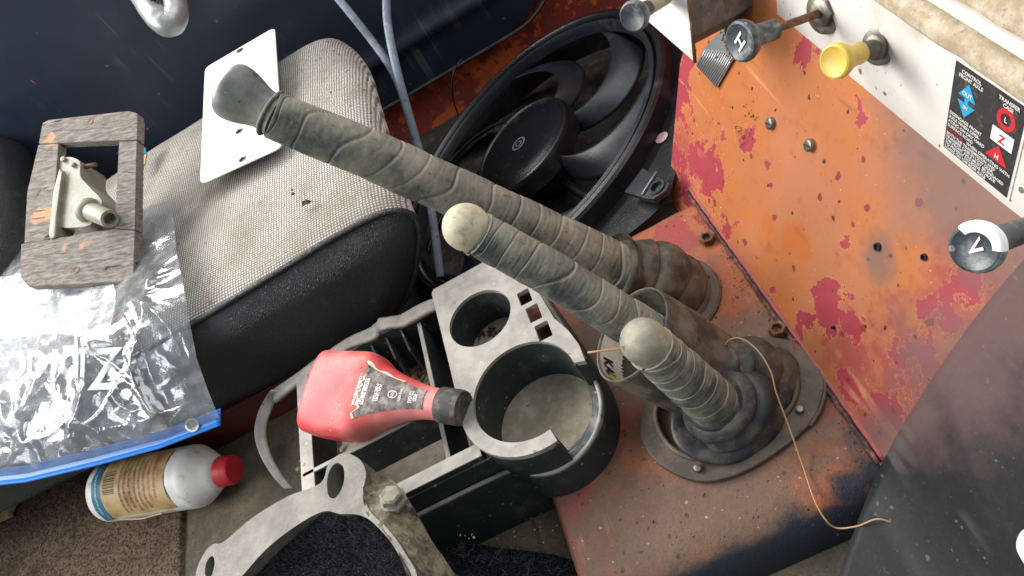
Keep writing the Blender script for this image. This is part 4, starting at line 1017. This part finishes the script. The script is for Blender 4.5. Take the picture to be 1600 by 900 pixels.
for a, b in [(.0095, .0125), (.0040, .0062)]:
    mk('hub_emblem', [q for k in range(28) for q in (ec+(eu*math.cos(k*2*math.pi/28)+ev*math.sin(k*2*math.pi/28))*a, ec+(eu*math.cos(k*2*math.pi/28)+ev*math.sin(k*2*math.pi/28))*b)], [(2*k, 2*k+1, (2*k+3) % 56, (2*k+2) % 56) for k in range(28)], M['handle'], FA, False)
for k in range(6):
    a = k*math.pi/3+.4; lathe('hub_rivet', fp(.060, a, .0068), FN, [(0, .0022), (.0012, .0018), (.0014, .0001)], M['fan_blade'], FA, 12)
def blade(a0):
    def f(u, v):
        r = .084+(FR-.027-.084)*u; sweep = .62*u*u; wdt = .12+.32*u
        a = a0+sweep+wdt*(v-.5); h = -.034+.028*v-.004*math.sin(math.pi*u)+.005*math.sin(math.pi*v)
        return fp(r, a, h-.002)
    o = grid('blade', 20, 10, f, M['fan_blade'], FA); s = o.modifiers.new('thick', 'SOLIDIFY'); s.thickness = .0025
for k in range(7): blade(k*2*math.pi/7+.62)
for k in range(4):
    a = k*math.pi/2+.2
    pts = [fp(.07, a, -.05), fp(.15, a+.05, -.052), fp(FR-.01, a+.12, -.05)]
    tube('strut', catmull(pts, 6), (lambda t, th: .007), M['fan'], FA, 8)
lathe('motor', fc_-FN*.075, FN, [(0, .045), (.03, .045), (.034, .04)], M['fan'], FA, 32)
# square shroud flange by the firewall with its clip
def ang(x, y): p = pp(x, y, fc_, FN)-fc_; return math.atan2(p.dot(FVv), p.dot(FU))
PL = lambda x, y, h: pp(x, y, fc_+FN*h, FN)
skp = [PL(x, y, -.02) for x, y in [(1052, 60), (1062, 120), (1058, 200), (1040, 290), (1015, 320), (960, 365), (890, 400), (960, 300), (1020, 210), (1045, 130)]]
fl_out = [PL(1050, 40, -.02), PL(1068, 110, -.02), PL(1062, 210, -.02), PL(1046, 300, -.02), PL(990, 360, -.02), PL(900, 420, -.02)]
fo_ = catmull(fl_out, 8); 
def flg(u, v):
    i = u*(len(fo_)-1); a = int(min(i, len(fo_)-2)); p = fo_[a].lerp(fo_[a+1], i-a); q = p-fc_; an = math.atan2(q.dot(FVv), q.dot(FU))
    e = fp(FR-.001, an, -.02); return e.lerp(p, v)
grid('shroud_flange', 60, 6, flg, M['fan'], FA)
lathe('sticker', PL(1034, 215, -.0185), FN, [(0, .0085), (.0004, .0085), (.0004, .0001)], M['pink'], FA, 24)
clip = [PL(x, y, .0) for x, y in [(975, 300), (1004, 262), (1046, 285), (1040, 298), (1020, 311), (1008, 310)]]
prism('clip', clip, [circle(PL(1026, 292, .0), eu, ev, .0065, 20)], .008, FN, M['fan_blade'], FA, .001)
lathe('clip_bush', PL(1026, 292, .001), FN, [(-.004, .0105), (.0008, .0105), (.0008, .0072), (-.006, .0072)], M['fan_blade'], FA, 24)
tube('clip_rib', [PL(1003, 304, .002), PL(1026, 268, .002)], .0012, M['handle'], FA, 6)
# wires and trim strips
def strip(name, label, pts, w, mat, th=.004):
    P = catmull(pts, 10)
    o = tube(name, P, lambda t, a: (w, th), mat, None, 14, loc=P[-1], ref=RIGHT)
    return tag(o, label, 'trim strip', 'loose grey trim strips')
strip('trim_strip', 'grey rubber trim strip hanging down left of its twin, bowed', [pY(520, -12, 1.04), pY(545, 18, 1.02), pY(580, 62, 1.0), pY(607, 100, .975), pY(624, 135, .955), pY(640, 190, .925), pY(652, 240, .90)], .0055, M['cable'])
strip('trim_strip', 'longer grey rubber trim strip reaching from the top edge to beside the seat', [pY(604, -12, 1.0), pY(605, 30, .98), pY(613, 78, .955), pY(628, 140, .92), pY(645, 200, .89), pY(660, 255, .86), pY(676, 340, .80), pY(688, 432, .75)], .0058, M['cable'])
w_ = tube('loose_wire', catmull([pY(722, 92, 1.2), pY(712, 105, 1.19), pY(707, 125, 1.185), pY(708, 155, 1.19), pY(716, 180, 1.2)], 8), .0014, M['wire_black'], None, 8, loc=pY(716, 180, 1.2))
tag(w_, 'thin black wire dangling on the orange door sill', 'wire')
hs = tube('rubber_hose', catmull([pz(652, 345, -.03), pz(650, 390, -.06), pz(662, 430, -.08), pz(690, 452, -.09), pz(720, 440, -.09)], 8), .006, M['fan'], None, 14, loc=pz(690, 450, -.1))
tag(hs, 'black rubber hose curving on the floor between seat and console', 'hose')
# door pull at the top edge
dpp = catmull([pd(198, -40, 1.02), pd(222, -5, .99), pd(243, 24, .97), pd(262, 38, .965), pd(274, 26, .97), pd(273, -2, .98), pd(262, -40, 1.0)], 10)
DP = tube('door_pull', dpp, lambda t, th: .0125+.0035*math.sin(math.pi*t)+.0006*abs(math.sin(t*30)), M['handle'], door, 28); DP['label'] = 'satin grey looped door pull'
lathe('screw_hole', pd(241, 2, .962), -FWD, [(-.004, .005), (.001, .005), (.001, .0035), (-.003, .003)], M['ink_black'], DP, 18)
# ------------------------------------------------------------------ things on the seat
SZ = .172
EP = thing('enamel_plate', 'white rhombus shaped metal plate with three holes lying on the seat', 'plate', pz(372, 170, SZ))
pn = (UP*1.0-FWD*.06).normalized(); p0 = pz(372, 175, SZ+.022)
Q = lambda x, y: pp(x, y, p0, pn)
ol = round_loop([Q(x, y) for x, y in [(320, 106), (429, 42), (441, 229), (312, 288)]], .012)
def hole_at(x, y, r=.0042): return circle(Q(x, y), (RIGHT-pn*RIGHT.dot(pn)).normalized(), pn.cross((RIGHT-pn*RIGHT.dot(pn)).normalized()), r, 20)
hl = [(375, 79), (374, 205), (379, 249)]
prism('plate', ol, [hole_at(*h) for h in hl], .0022, pn, M['enamel'], EP, .0005)
for h in hl: lathe('eyelet', Q(*h), pn, [(-.0022, .0043), (.0006, .0058), (.0008, .0052), (.0002, .0042), (-.0024, .0040)], M['steel'], EP, 24)
# zip bag draped over seat edge
BG = thing('zip_bag', 'clear plastic zip bag with blue seal draped over the seat edge', 'bag', pz(150, 560, .16))
def drape(x, y, lift=0):
    """flat on the cushion, then sloping down over its edge"""
    a = pz(x, y, .172+lift)
    n_ = V((0, -.62, .78)); b = pp(x, y, V((0, .655, .172))+n_*lift, n_)
    k = (.655-a.y)/.03
    return a if k <= -1 else (b if k >= 1 else a.lerp(b, (k+1)/2))
topc = [(-170, 395), (-60, 378), (20, 372), (90, 352), (150, 340), (220, 330), (262, 314)]
rgt = [(262, 314), (270, 330), (277, 390), (286, 440), (296, 500), (308, 560), (326, 610), (344, 652)]
bot = [(-170, 760), (-60, 752), (40, 741), (150, 715), (250, 688), (344, 652)]
def plerp(L, t):
    i = t*(len(L)-1); a = int(min(i, len(L)-2)); return V((*L[a], 0)).lerp(V((*L[a+1], 0)), i-a)
lft = [(-170, 395), (-170, 760)]
def bagpx(u, v):
    A, B, Cc, D = plerp(topc, u), plerp(bot, u), plerp(lft, v), plerp(rgt, v)
    k = A*(1-v)+B*v+Cc*(1-u)+D*u-(V((*topc[0], 0))*(1-u)*(1-v)+V((*topc[-1], 0))*u*(1-v)+V((*bot[0], 0))*(1-u)*v+V((*bot[-1], 0))*u*v)
    return k.x, k.y
def ridge(p, s, o):
    return 1-abs(n3(p, s, o))*2
def bag(u, v, layer=0):
    x, y = bagpx(u, v); w = V((x*.01, y*.01, layer*3.1))
    wp = V((w.x*1.25, w.y*.8, w.z))+V((n3(w, .5, 1), n3(w, .5, 5), 0))*.9
    r = 1.0*max(0, ridge(wp, .6, 2))**6+.5*max(0, ridge(wp, 1.25, 7))**6+.14*max(0, ridge(wp, 3.0, 4))**4
    e = min(1, 8*min(u+.02, 1-u+.02), 9*(1-v)+.1)
    h = (.010*n3(w, .55, 9)+.009*r)*e
    p = drape(x, y, .004+.010*layer)
    nrm = (UP*.8-V((0, 1, 0))*.5).normalized()
    return p+nrm*(h+.012*layer*e*max(0, .5+n3(w, .5, 3)))
def m_bag():
    k = N('clear_bag_plastic', .1)
    nt = k.t; tr = k.n('BsdfTransparent'); tr.inputs[0].default_value = (.93, .94, .95, 1)
    gl = k.n('BsdfGlossy'); gl.inputs['Roughness'].default_value = .12; gl.inputs['Color'].default_value = (1, 1, 1, 1)
    df = k.n('BsdfTranslucent'); df.inputs[0].default_value = (.85, .87, .9, 1); dd = k.n('BsdfDiffuse'); dd.inputs[0].default_value = (.85, .87, .9, 1)
    m0 = k.n('MixShader'); m0.inputs[0].default_value = .5; nt.links.new(df.outputs[0], m0.inputs[1]); nt.links.new(dd.outputs[0], m0.inputs[2])
    m1 = k.n('MixShader'); k.put(m1.inputs[0], k.math('ADD', k.math('ADD', .10, k.math('MULTIPLY', k.step(k.blobs([(drape(50, 520)-root_loc(BG), .24)]), .1, .8), .34)), k.math('MULTIPLY', k.step(k.noise(60, 6), .42, .7), .22))); nt.links.new(tr.outputs[0], m1.inputs[1]); nt.links.new(m0.outputs[0], m1.inputs[2])  # the blob whitens the film's left half, glare painted in as haze
    fr = k.n('LayerWeight'); fr.inputs[0].default_value = .35
    m2 = k.n('MixShader'); k.put(m2.inputs[0], k.math('ADD', .07, k.math('MULTIPLY', fr.outputs['Fresnel'], .8), True)); nt.links.new(m1.outputs[0], m2.inputs[1]); nt.links.new(gl.outputs[0], m2.inputs[2])
    bp_ = k.n('Bump'); bp_.inputs['Strength'].default_value = .5; bp_.inputs['Distance'].default_value = .003
    h = k.noise(26, 4, .5, dist=1.0); k.put(bp_.inputs['Height'], h)
    for g in (gl,): nt.links.new(bp_.outputs[0], g.inputs['Normal'])
    nt.links.new(bp_.outputs[0], fr.inputs['Normal'])
    nt.links.new(m2.outputs[0], k.o.inputs[0]); return k.m
MB_ = m_bag()
def m_bagprint(a0=.55, a1=.4):
    k = N('white_bag_ink_and_patch', .5); nt = k.t; tr = k.n('BsdfTransparent'); k.color(c(235, 238, 240)); mx = k.n('MixShader')
    k.put(mx.inputs[0], k.math('ADD', a0, k.math('MULTIPLY', k.step(k.noise(45, 6), .38, .62), a1))); nt.links.new(tr.outputs[0], mx.inputs[1]); nt.links.new(k.b.outputs[0], mx.inputs[2]); nt.links.new(mx.outputs[0], k.o.inputs[0]); return k.m
M['bag_white'] = m_bagprint(); M['bag_patch'] = m_bagprint(.12, .6)
bag_o = grid('bag_film', 150, 150, lambda u, v: bag(u, v, 1), MB_, BG)
grid('bag_film', 90, 90, lambda u, v: bag(u, v, 0), MB_, BG)
# blue zip
def zp(u, v):
    a = plerp(bot, u); x = a.x; y = a.y-14+27*v
    p = drape(x, y, .012); return p+(-FWD)*(.0008*math.sin(math.pi*v)+.0011*math.exp(-((v-.35)/.05)**2)+.0011*math.exp(-((v-.7)/.05)**2))
zo = grid('zip_seal', 80, 12, zp, M['blue'], BG); s = zo.modifiers.new('thick', 'SOLIDIFY'); s.thickness = .002
# printed name, seen upside down, and an uneven white patch above it
def onbag(x, y):
    u, v = (x+170)/(290+170), .5
    for _ in range(12):
        px, py = bagpx(u, v); u += (x-px)/470; v += (y-py)/380
    u = min(.995, max(0, u)); v = min(.995, max(0, v)); e = .01
    p = bag(u, v, 1); nn = (bag(min(1, u+e), v, 1)-p).cross(bag(u, min(1, v+e), 1)-p)
    nn = nn.normalized() if nn.length > 0 else UP
    return p+(nn if nn.z > 0 else -nn)*.0012
def sub_text(s, size, bold):
    vs, fs = text_geo(s, size, 'LEFT', 1, bold); bm = bmesh.new(); vv = [bm.verts.new(p) for p in vs]
    for f in fs: bm.faces.new([vv[i] for i in f])
    bmesh.ops.triangulate(bm, faces=bm.faces); bmesh.ops.subdivide_edges(bm, edges=[e for e in bm.edges if e.calc_length() > size*.10], cuts=2, use_grid_fill=True)
    bmesh.ops.triangulate(bm, faces=bm.faces); bm.verts.index_update()
    r = [v.co.copy() for v in bm.verts], [tuple(v.index for v in f.verts) for f in bm.faces]; bm.free(); return r
vs, fs = sub_text('Ziploc', 8.6, .12)
mk('bag_print', [onbag(205-p.x*8.2, 545+p.y*10.5+p.x*.35) for p in vs], fs, M['bag_white'], BG)
grid('bag_white_patch', 40, 20, lambda u, v: onbag(-60+240*u+10*v+6*math.sin(v*5), 428+96*v+8*u+5*math.sin(u*7)), M['bag_patch'], BG)
lathe('zip_tab', drape(300, 664, .016), -FWD, [(-.001, .0075), (.0008, .0075), (.0008, .0055), (-.001, .0055)], M['ink_white'], BG, 24)
# bolts in the bag
def bolt(label, a, b, head):
    a, b = V(a), V(b); ax = (b-a).normalized(); L = (b-a).length
    t = thing('bolt', label, 'bolt', a, 'bolts inside the zip bag')
    n = int(L/.0005); P = [a+ax*L*i/n for i in range(n+1)]
    tube('thread', P, lambda s, th: .0075+.0011*math.sin(2*math.pi*(s*L/.0026+th/(2*math.pi))), M['bolt_steel'], t, 18)
    if head: lathe('bolt_head', b, ax, [(0, .0128), (.008, .0128), (.009, .0115), (.009, .0001)], M['bolt_steel'], t, 6)
    return t
bolt('steel bolt nearest the blue zip, slanting with its hex head', drape(183, 592, .013), drape(238, 645, .013), True)
bolt('threaded steel stud higher in the bag, below the wooden frame', drape(180, 488, .013), drape(194, 556, .013), False)
# wooden frame
wn = (UP*1.0-FWD*1.1).normalized(); wp0 = pz(120, 442, .206)
WQ = lambda x, y, h=0: pp(x, y, wp0+wn*h, wn)
WF = thing('wooden_frame', 'weathered grey wooden frame with iron casting inside, on the plastic bag', 'frame', wp0-UP*.02)
def plank(name, pts, rot=0): return prism(name, catmull([WQ(*p) for p in pts], 3, True) if False else [WQ(*p) for p in pts], [], .014, wn, M['wood'], WF, .0012)
plank('rail', [(66, 192), (76, 187), (200, 173), (213, 176), (215, 186), (214, 218), (60, 224.5)])
plank('rail', [(33, 381), (178, 357), (210.5, 360), (208, 430), (203, 439), (190, 441), (44, 448), (31, 432)])
plank('stile', [(59.5, 226), (91.5, 224), (80, 372), (66, 376), (37.5, 380), (42, 300)])
plank('stile', [(186, 221), (213.5, 219.5), (210.5, 359), (179, 356)])
for x, y in [(141, 190), (119, 422)]: lathe('screw', WQ(x, y, .0003), wn, [(-.004, .0058), (-.0005, .0055), (.0002, .004), (-.0012, .0001)], M['rust'], WF, 18)
random.seed(5)
vs = []; fs = []
def crack(x0, y0, x1, y1, w):
    vs = []; fs = []; b = 0; a = V((x0, y0, 0)); e = V((x1, y1, 0)); n = V((-(e-a).y, (e-a).x, 0)).normalized()
    for i in range(6):
        p = a.lerp(e, i/5)+n*random.uniform(-1, 1); k = w*math.sin(math.pi*(i+.3)/5.6)
        vs.extend([WQ(p.x+n.x*k, p.y+n.y*k, .0004), WQ(p.x-n.x*k, p.y-n.y*k, .0004)])
    for i in range(5): fs.append((b+2*i, b+2*i+1, b+2*i+3, b+2*i+2))
    mk('crack', vs, fs, M['ink_black'], WF, False)
for q in [(48, 330, 72, 327, 1.0), (46, 342, 71, 339, 1.0), (44, 352, 70, 351, 1.2), (43, 363, 68, 362, .8), (60, 232, 84, 236, .8), (187, 268, 212, 269, .9), (186, 293, 200, 292, .9), (184, 320, 208, 318, .8), (180, 398, 208, 396, .9), (182, 240, 196, 238, .7), (57, 300, 74, 292, 1.4), (55, 310, 62, 296, 1.2), (45, 400, 120, 394, .5), (100, 412, 170, 405, .5), (80, 205, 170, 199, .5)]: crack(*q)
# pale casting with outlet pipe inside the frame
CB = thing('pipe_casting', 'pale painted iron casting with outlet pipe, held in the wooden frame', 'casting', WQ(120, 340, -.03))
body = catmull([WQ(x, y, -.004) for x, y in [(90, 262), (98, 247), (114, 246), (125, 254), (126, 276), (140, 292), (158, 312), (156, 324), (142, 332), (140, 352), (88, 354), (82, 330), (90, 290)]], 5, True)
prism('casting_body', body, [], .045, wn, M['cast_pale'], CB, .007)
prism('casting_plate', [WQ(x, y, .003) for x, y in [(78, 374), (75, 366), (82, 300), (92, 262), (97, 268), (90, 320), (86, 370)]], [], .03, wn, M['cast_pale'], CB, .002)
pa, pb = WQ(141, 330, -.004), WQ(172, 342, .012)
lathe('outlet_pipe', pa, pb-pa, [(0, .0125), (.004, .0115), ((pb-pa).length, .0112), ((pb-pa).length+.0005, .0105), ((pb-pa).length, .0072), ((pb-pa).length-.012, .007)], M['cast_pale'], CB, 28)
lathe('outlet_collar', pa, pb-pa, [(-.004, .0165), (.002, .0155), (.005, .012)], M['cast_pale'], CB, 28)
for x, y in [(101, 250), (116, 258)]: lathe('boss', WQ(x, y, -.004), wn, [(0, .0035), (.004, .0032), (.005, .0001)], M['cast_pale'], CB, 14)
tube('rusty_pin', [WQ(126, 262, -.012), WQ(150, 257, -.012)], .0032, M['rust'], CB, 10)
tagp = thing('blue_tag', 'small blue and yellow paper scrap beside the wooden frame on seat', 'scrap', pz(222, 240, SZ))
prism('tag_top', [pz(214, 234, SZ+.008), pz(227, 230, SZ+.008), pz(228, 239, SZ+.008), pz(215, 242, SZ+.008)], [], .002, UP, M['teal'], tagp)
prism('tag_body', [pz(214, 243, SZ+.006), pz(229, 240, SZ+.006), pz(226, 256, SZ+.006), pz(215, 266, SZ+.006)], [], .002, UP, M['leafy'], tagp)
for i, (x, y, r) in enumerate([(459, 303, .0045), (478, 316, .006)]): bits('dirt_crumb', around(x, y, SZ+.004, 2.2, 1.8, 4), M['dirt'], 'dark dirt crumb on the beige seat, %s' % ('upper of two near the levers' if i == 0 else 'lower and longer of two near the levers'), 'crumb', None, (.002, r), .8, kind=None)
random.seed(8)
bits('seat_crumbs', [seat_top(random.uniform(.05, .8), random.uniform(.45, .80))+UP*.001 for _ in range(130)], M['dirt'], 'fine dirt specks scattered over the beige seat cloth', 'crumbs', None, (.0005, .0018), .5)
bits('tunnel_crumbs', [pz(random.uniform(1000, 1350), random.uniform(360, 860), .0025) for _ in range(220)]+[V((.099+random.gauss(0, .003), random.uniform(.26, .6), .003)) for _ in range(160)], M['dirt'], 'fine dirt grains scattered on the orange tunnel and its seam', 'crumbs', None, (.0004, .0014), .6)
bits('foam_crumbs', [fw(random.gauss(x, 4), random.gauss(y, 6), .001) for x, y in [(1168, 170), (1178, 184), (1158, 210), (1162, 220), (1171, 210), (1155, 205)] for _ in range(9)], M['grime'], 'brown foam crumbs stuck to the orange firewall near the screws', 'crumbs', None, (.0005, .0016), .8)
# thin straw-coloured wire over the boot
sw = catmull([pz(1128, 548, .055), pz(1140, 531, .062), pz(1160, 530, .062), pz(1184, 548, .060), pz(1204, 580, .055), pz(1213, 614, .046), pz(1234, 670, .022), pz(1255, 730, .004), pz(1272, 780, .003), pz(1290, 812, -.004), pz(1308, 825, -.012), pz(1340, 822, -.004), pz(1372, 811, .004), pz(1405, 821, .0)], 8)
tag(tube('thin_wire', sw, .0007, M['straw'], None, 8, loc=sw[0]), 'thin straw coloured wire trailing over oval boot down to the floor', 'wire')
# ------------------------------------------------------------------ dashboard
DB = thing('dashboard', 'dirty white painted dashboard with sun baked beige padded top', 'dashboard', (.23, .2, .2))
Y0, Y1 = -.25, .548
def dpt(s, off=0): return DA_P+DA_T*s+DA_N*off
face = [(.012, -.004), (.003, -.003), (.0, 0), (.001, .0006), (.04, 0), (.088, 0)]
def extr(name, prof, mat, nv=60, y0=Y0, y1=Y1, wob=0):
    def f(u, v):
        i = u*(len(prof)-1); a = int(min(i, len(prof)-2)); x = prof[a][0]+(prof[a+1][0]-prof[a][0])*(i-a); z = prof[a][1]+(prof[a+1][1]-prof[a][1])*(i-a)
        y = y0+(y1-y0)*v; return V((x+wob*n3((y*40, i*.6, 0), 1), y, z+wob*n3((y*40, i*.6, 7), 1)))
    return grid(name, (len(prof)-1)*4, nv, f, mat, DB)
b_ = dpt(0); t_ = dpt(.085)
extr('face_panel', [(b_.x+.03, b_.z-.004), (b_.x+.006, b_.z-.004), (b_.x+.001, b_.z-.003), (b_.x, b_.z), (t_.x, t_.z), (t_.x+.01, t_.z+.03)], M['white'])
bpy.data.objects['face_panel'].modifiers.new('edge', 'EDGE_SPLIT').split_angle = .5
YP = .36
extr('pad', [(t_.x+.004, t_.z-.002), (t_.x-.008, t_.z-.001), (t_.x-.013, t_.z+.004), (t_.x-.012, t_.z+.012), (t_.x-.006, t_.z+.0165), (t_.x+.004, t_.z+.018)], M['pad'], 160, wob=.0012)
extr('pad_trim', [(t_.x+.002, t_.z+.018), (t_.x-.006, t_.z+.0195), (t_.x-.006, t_.z+.0235), (t_.x+.002, t_.z+.0245)], M['white'], 60)
extr('pad', [(t_.x+.002, t_.z+.024), (t_.x-.002, t_.z+.026), (t_.x+.002, t_.z+.036), (t_.x+.014, t_.z+.046)], M['pad'], 120, wob=.0012)
extr('pad_trim', [(t_.x+.010, t_.z+.044), (t_.x+.004, t_.z+.0465), (t_.x+.006, t_.z+.052), (t_.x+.03, t_.z+.055)], M['white'], 60)
prism('end_panel', [V((b_.x+.0006, Y1, b_.z)), V((b_.x+.05, Y1, b_.z)), V((t_.x+.05, Y1, t_.z+.03)), V((t_.x+.0006, Y1, t_.z))], [], .002, (0, 1, 0), M['white'], DB)
# pull knobs
kg = 'dashboard pull knobs'
def knob(name, label, mount, face_c, r, mat, stem_mat, shaft_r, body, letter=None, thread=False, nut=True, stub=.5):
    ax = (face_c-mount).normalized(); L = (face_c-mount).length
    t = lathe('pull_knob', face_c, -ax, [(.0024, .0001), (.0020, r*.45), (.0006, r*.74), (0, r*.84), (.0008, r*.95), (.003, r), (.0055, r*.98), (.009, r*.86), (.0115, r*(stub+.16)), (.0135, r*(stub+.06)), (.0155, r*(stub+.02)), (.018, r*(stub+.02)), (body-.001, r*stub), (body, r*(stub-.08)), (body, .0001)], mat, name, 48); t['label'] = label
    if nut:
        lathe('escutcheon', mount, ax, [(-.002, r*1.1), (.0008, r*1.1), (.0014, r*1.0), (.0014, r*.7)], M['steel'], t, 32)
        lathe('nut', mount, ax, [(0, r*.72), (.0055, r*.72), (.0065, r*.6), (.0065, r*.3)], M['steel'], t, 6 if not thread else 24)
    P = [mount+ax*L*.9*i/120 for i in range(121)]
    tube('shaft', P, (lambda s, th: shaft_r+.0005*math.sin(2*math.pi*(s*L*.9/.0016+th/6.283))) if thread else shaft_r, stem_mat, t, 20)
    if letter:
        u = letter[1]; u = (u-ax*u.dot(ax)).normalized(); v = letter[2]; v = (v-ax*v.dot(ax)).normalized()
        text_on('letter', letter[0], r*letter[3], lambda x, y: face_c-ax*.0012+u*x+v*(y-r*letter[3]*.35), M['decal_white'], t, 'CENTER', bold=r*.02)
    return t, ax
mH = da(1288, 18, .001); fH = pd(1154, 66, .530)
knob(DB, 'chalky black pull knob lettered H on a rusty shaft', mH, fH, .0152, M['knob_black'], M['rust'], .0031, .034, ('H', RIGHT*.5+DOWN*.75, RIGHT*.8-DOWN*.45, .95))
mY = da(1374, 72, .001); fY = pd(1302, 97, .484)
knob(DB, 'yellow plastic pull knob on a threaded stem, above the orange firewall', mY, fY, .0118, M['yellow'], M['steel'], .0056, .027, None, True, stub=.62)
fV = pd(1522, 388, .380); mV = pd(1650, 342, .425)
tV, aV = knob(DB, 'large black pull knob with white patch, lettered V, at right edge', mV, fV, .0138, M['knob_black'], M['knob_black'], .0068, .05, ('V', RIGHT*.35+DOWN*.9, RIGHT*.8-DOWN*.45, .8), nut=False)
# white worn patch on the knob's rim
uV = (RIGHT*.75-DOWN*.65); uV = (uV-aV*uV.dot(aV)).normalized(); vV = aV.cross(uV)
def vp(u, v):
    th = (v-.5)*2.3+.05; hr = [(.0014, .58), (.0004, .78), (.0, .86), (.0008, .965), (.003, 1.02), (.0055, 1.0), (.009, .88), (.0115, .68)]
    i = u*7; a = int(min(i, 6)); h = hr[a][0]+(hr[a+1][0]-hr[a][0])*(i-a); rr = hr[a][1]+(hr[a+1][1]-hr[a][1])*(i-a)
    return fV-aV*(h-.0004)+(uV*math.cos(th)+vV*math.sin(th))*.0138*(rr+.008)
grid('white_patch', 15, 20, vp, M['white_plastic'], tV)
# decal
TL = da(1500, 96); BL = da(1473, 225); TR = da(1573, 296); wid = abs(TL.y-TR.y); hgt = (TL-BL).length
ul = V((0, -1, 0)); vl = DA_T
DO = BL+DA_N*.0006; DO.y = (TL.y+BL.y)/2; 
wid = abs(BL.y-TR.y)
def D(x, y, h=0): return DO+ul*x*wid+vl*y*hgt+DA_N*h
dl = prism('decal', [D(-.035, -.025), D(1.035, -.025), D(1.035, 1.025), D(-.035, 1.025)], [], .0005, DA_N, M['white'], DB); dl['label'] = 'black instruction decal about front axle and transfer case'
prism('backing', [D(0, 0, .0004), D(1, 0, .0004), D(1, 1, .0004), D(0, 1, .0004)], [], .0003, DA_N, M['decal'], dl)
FS = .060*wid
def dt(s, x, y, size=FS, mat='decal_white', align='LEFT', pitch=.05, bold=.015):
    text_on('lettering', s, size, lambda a, b: DO+ul*(x*wid+a)+vl*(y*hgt+b)+DA_N*.0009, M[mat], dl, align, pitch*hgt/size, bold*size)
dt('CONTROL\nFRONT AXLE', .26, .93, FS, align='CENTER'); dt('TRANSFER\nCASE', .79, .93, FS, align='CENTER')
def poly(pts, mat, h=.0007): prism('symbol', [D(x, y, h) for x, y in pts], [], .0002, DA_N, M[mat], dl)
poly([(.11, .70), (.24, .86), (.37, .70)], 'decal_blue'); poly([(.11, .645), (.37, .645), (.24, .49)], 'decal_blue'); poly([(.21, .645), (.27, .645), (.27, .70), (.21, .70)], 'decal_blue')
dt('OUT', .24, .725, FS*1.15, align='CENTER'); dt('IN', .24, .585, FS*1.15, align='CENTER')
q = D(.79, .77, .0007)
prism('symbol', circle(q, ul, vl, .125*wid, 32), [circle(q, ul, vl, .07*wid, 24)], .0002, DA_N, M['decal_red'], dl)
dt('L', .79, .745, FS*1.4, align='CENTER')
poly([(.64, .485), (.94, .485), (.94, .64), (.64, .64)], 'decal_white'); dt('Z', .79, .515, FS*2.2, 'decal_red', 'CENTER', bold=.03)
poly([(.61, .30), (.93, .30), (.77, .475)], 'decal_red'); dt('H', .77, .325, FS*1.4, align='CENTER')
dt('DISENGAGE FRONT\nAXLE WHEN OPER-\nATING ON DRY HARD\nSURFACE ROAD', .03, .435, FS*.92)
dt('CAUTION:', .03, .235, FS*.92, 'decal_red'); dt('WHEN OPERATING WITH', .34, .235, FS*.92)
dt('BOTH THE TRANSMISSION AND\nTRANSFER CASE IN LOW GEAR,\nTHE FRONT AXLE MUST BE ENGAGED\nTO PREVENT EXCESSIVE TORQUE\nLOADS ON THE REAR AXLE', .03, .19, FS*.88, pitch=.042)
# ------------------------------------------------------------------ heater box corner, grey knob and foil tape at the top
HB = thing('heater_box', 'white and dark grey metal heater box corner hanging beside the dashboard', 'box', pd(1090, 40, .64))
e0, e1 = pd(1072, -30, .60), pd(1086, 98, .63)
lw, lw2 = pd(1006, 28, .66), pd(980, -30, .66)
prism('white_face', [e0, e1, lw, lw2], [], .0025, (e1-e0).cross(lw-e0).normalized()*(-1 if (e1-e0).cross(lw-e0).dot(FWD) > 0 else 1), M['white'], HB, .0006)
g0, g1_, g2_, g3_ = pd(1073, -30, .603), pd(1084, 58, .622), pd(1150, 24, .655), pd(1235, -30, .70)
mk('grey_face', [g0, g1_, g2_, g3_, g0+FWD*.03, g1_+FWD*.03, g2_+FWD*.03, g3_+FWD*.03], [(0, 1, 2, 3), (4, 7, 6, 5), (0, 4, 5, 1), (1, 5, 6, 2), (2, 6, 7, 3)], M['grey_cast'], HB, False)
tube('rusty_edge', [e0, e0.lerp(e1, .5)+RIGHT*.0006, e1], .0016, M['rust'], HB, 8)
mG = pd(1040, -4, .62); fG = pd(988, 27, .585)
knob(HB, 'grey ball ended pull knob on the white heater box at top', mG, fG, .0125, M['knob_black'], M['knob_grey'], .006, .026, None, nut=False)
ft = thing('foil_tape', 'ribbed silver foil strip stuck on orange firewall below heater box', 'foil', fw(1110, 90, .002))
FT = [(1100, 76), (1146, 26), (1166, 50), (1150, 84), (1119, 138), (1087, 101)]
prism('foil_sheet', [fw(x, y, .003) for x, y in FT], [], .0008, FW_N, M['foil'], ft)
for i in range(13):
    t = (i+.5)/13; a = V((1088, 102, 0)).lerp(V((1119, 136, 0)), t); b = V((1101, 77, 0)).lerp(V((1150, 84, 0)), t)
    tube('foil_rib', [fw(a.x, a.y, .0033), fw(b.x, b.y, .0033)], .0008, M['foil'], ft, 6)
fm = []
random.seed(21)
bits('foam_crust', [fw(random.gauss(1142, 9), random.gauss(58, 15), .004+random.random()*.006) for _ in range(80)], M['grime'], 'crumbling tan foam crust on the foil strip by the H knob', 'foam', None, (.002, .006), .8)
# white rounded end of an unidentified thing at the right edge
we = thing('white_rounded_object', 'white rounded plastic object just entering at the lower right edge', 'object', pd(1610, 850, .40))
lathe('rounded_end', pd(1598, 846, .40), (pd(1658, 870, .40)-pd(1590, 846, .40)), [(0, .0001), (.0006, .004), (.003, .0085), (.008, .0125), (.016, .0145), (.05, .0145)], M['white_plastic'], we, 40)
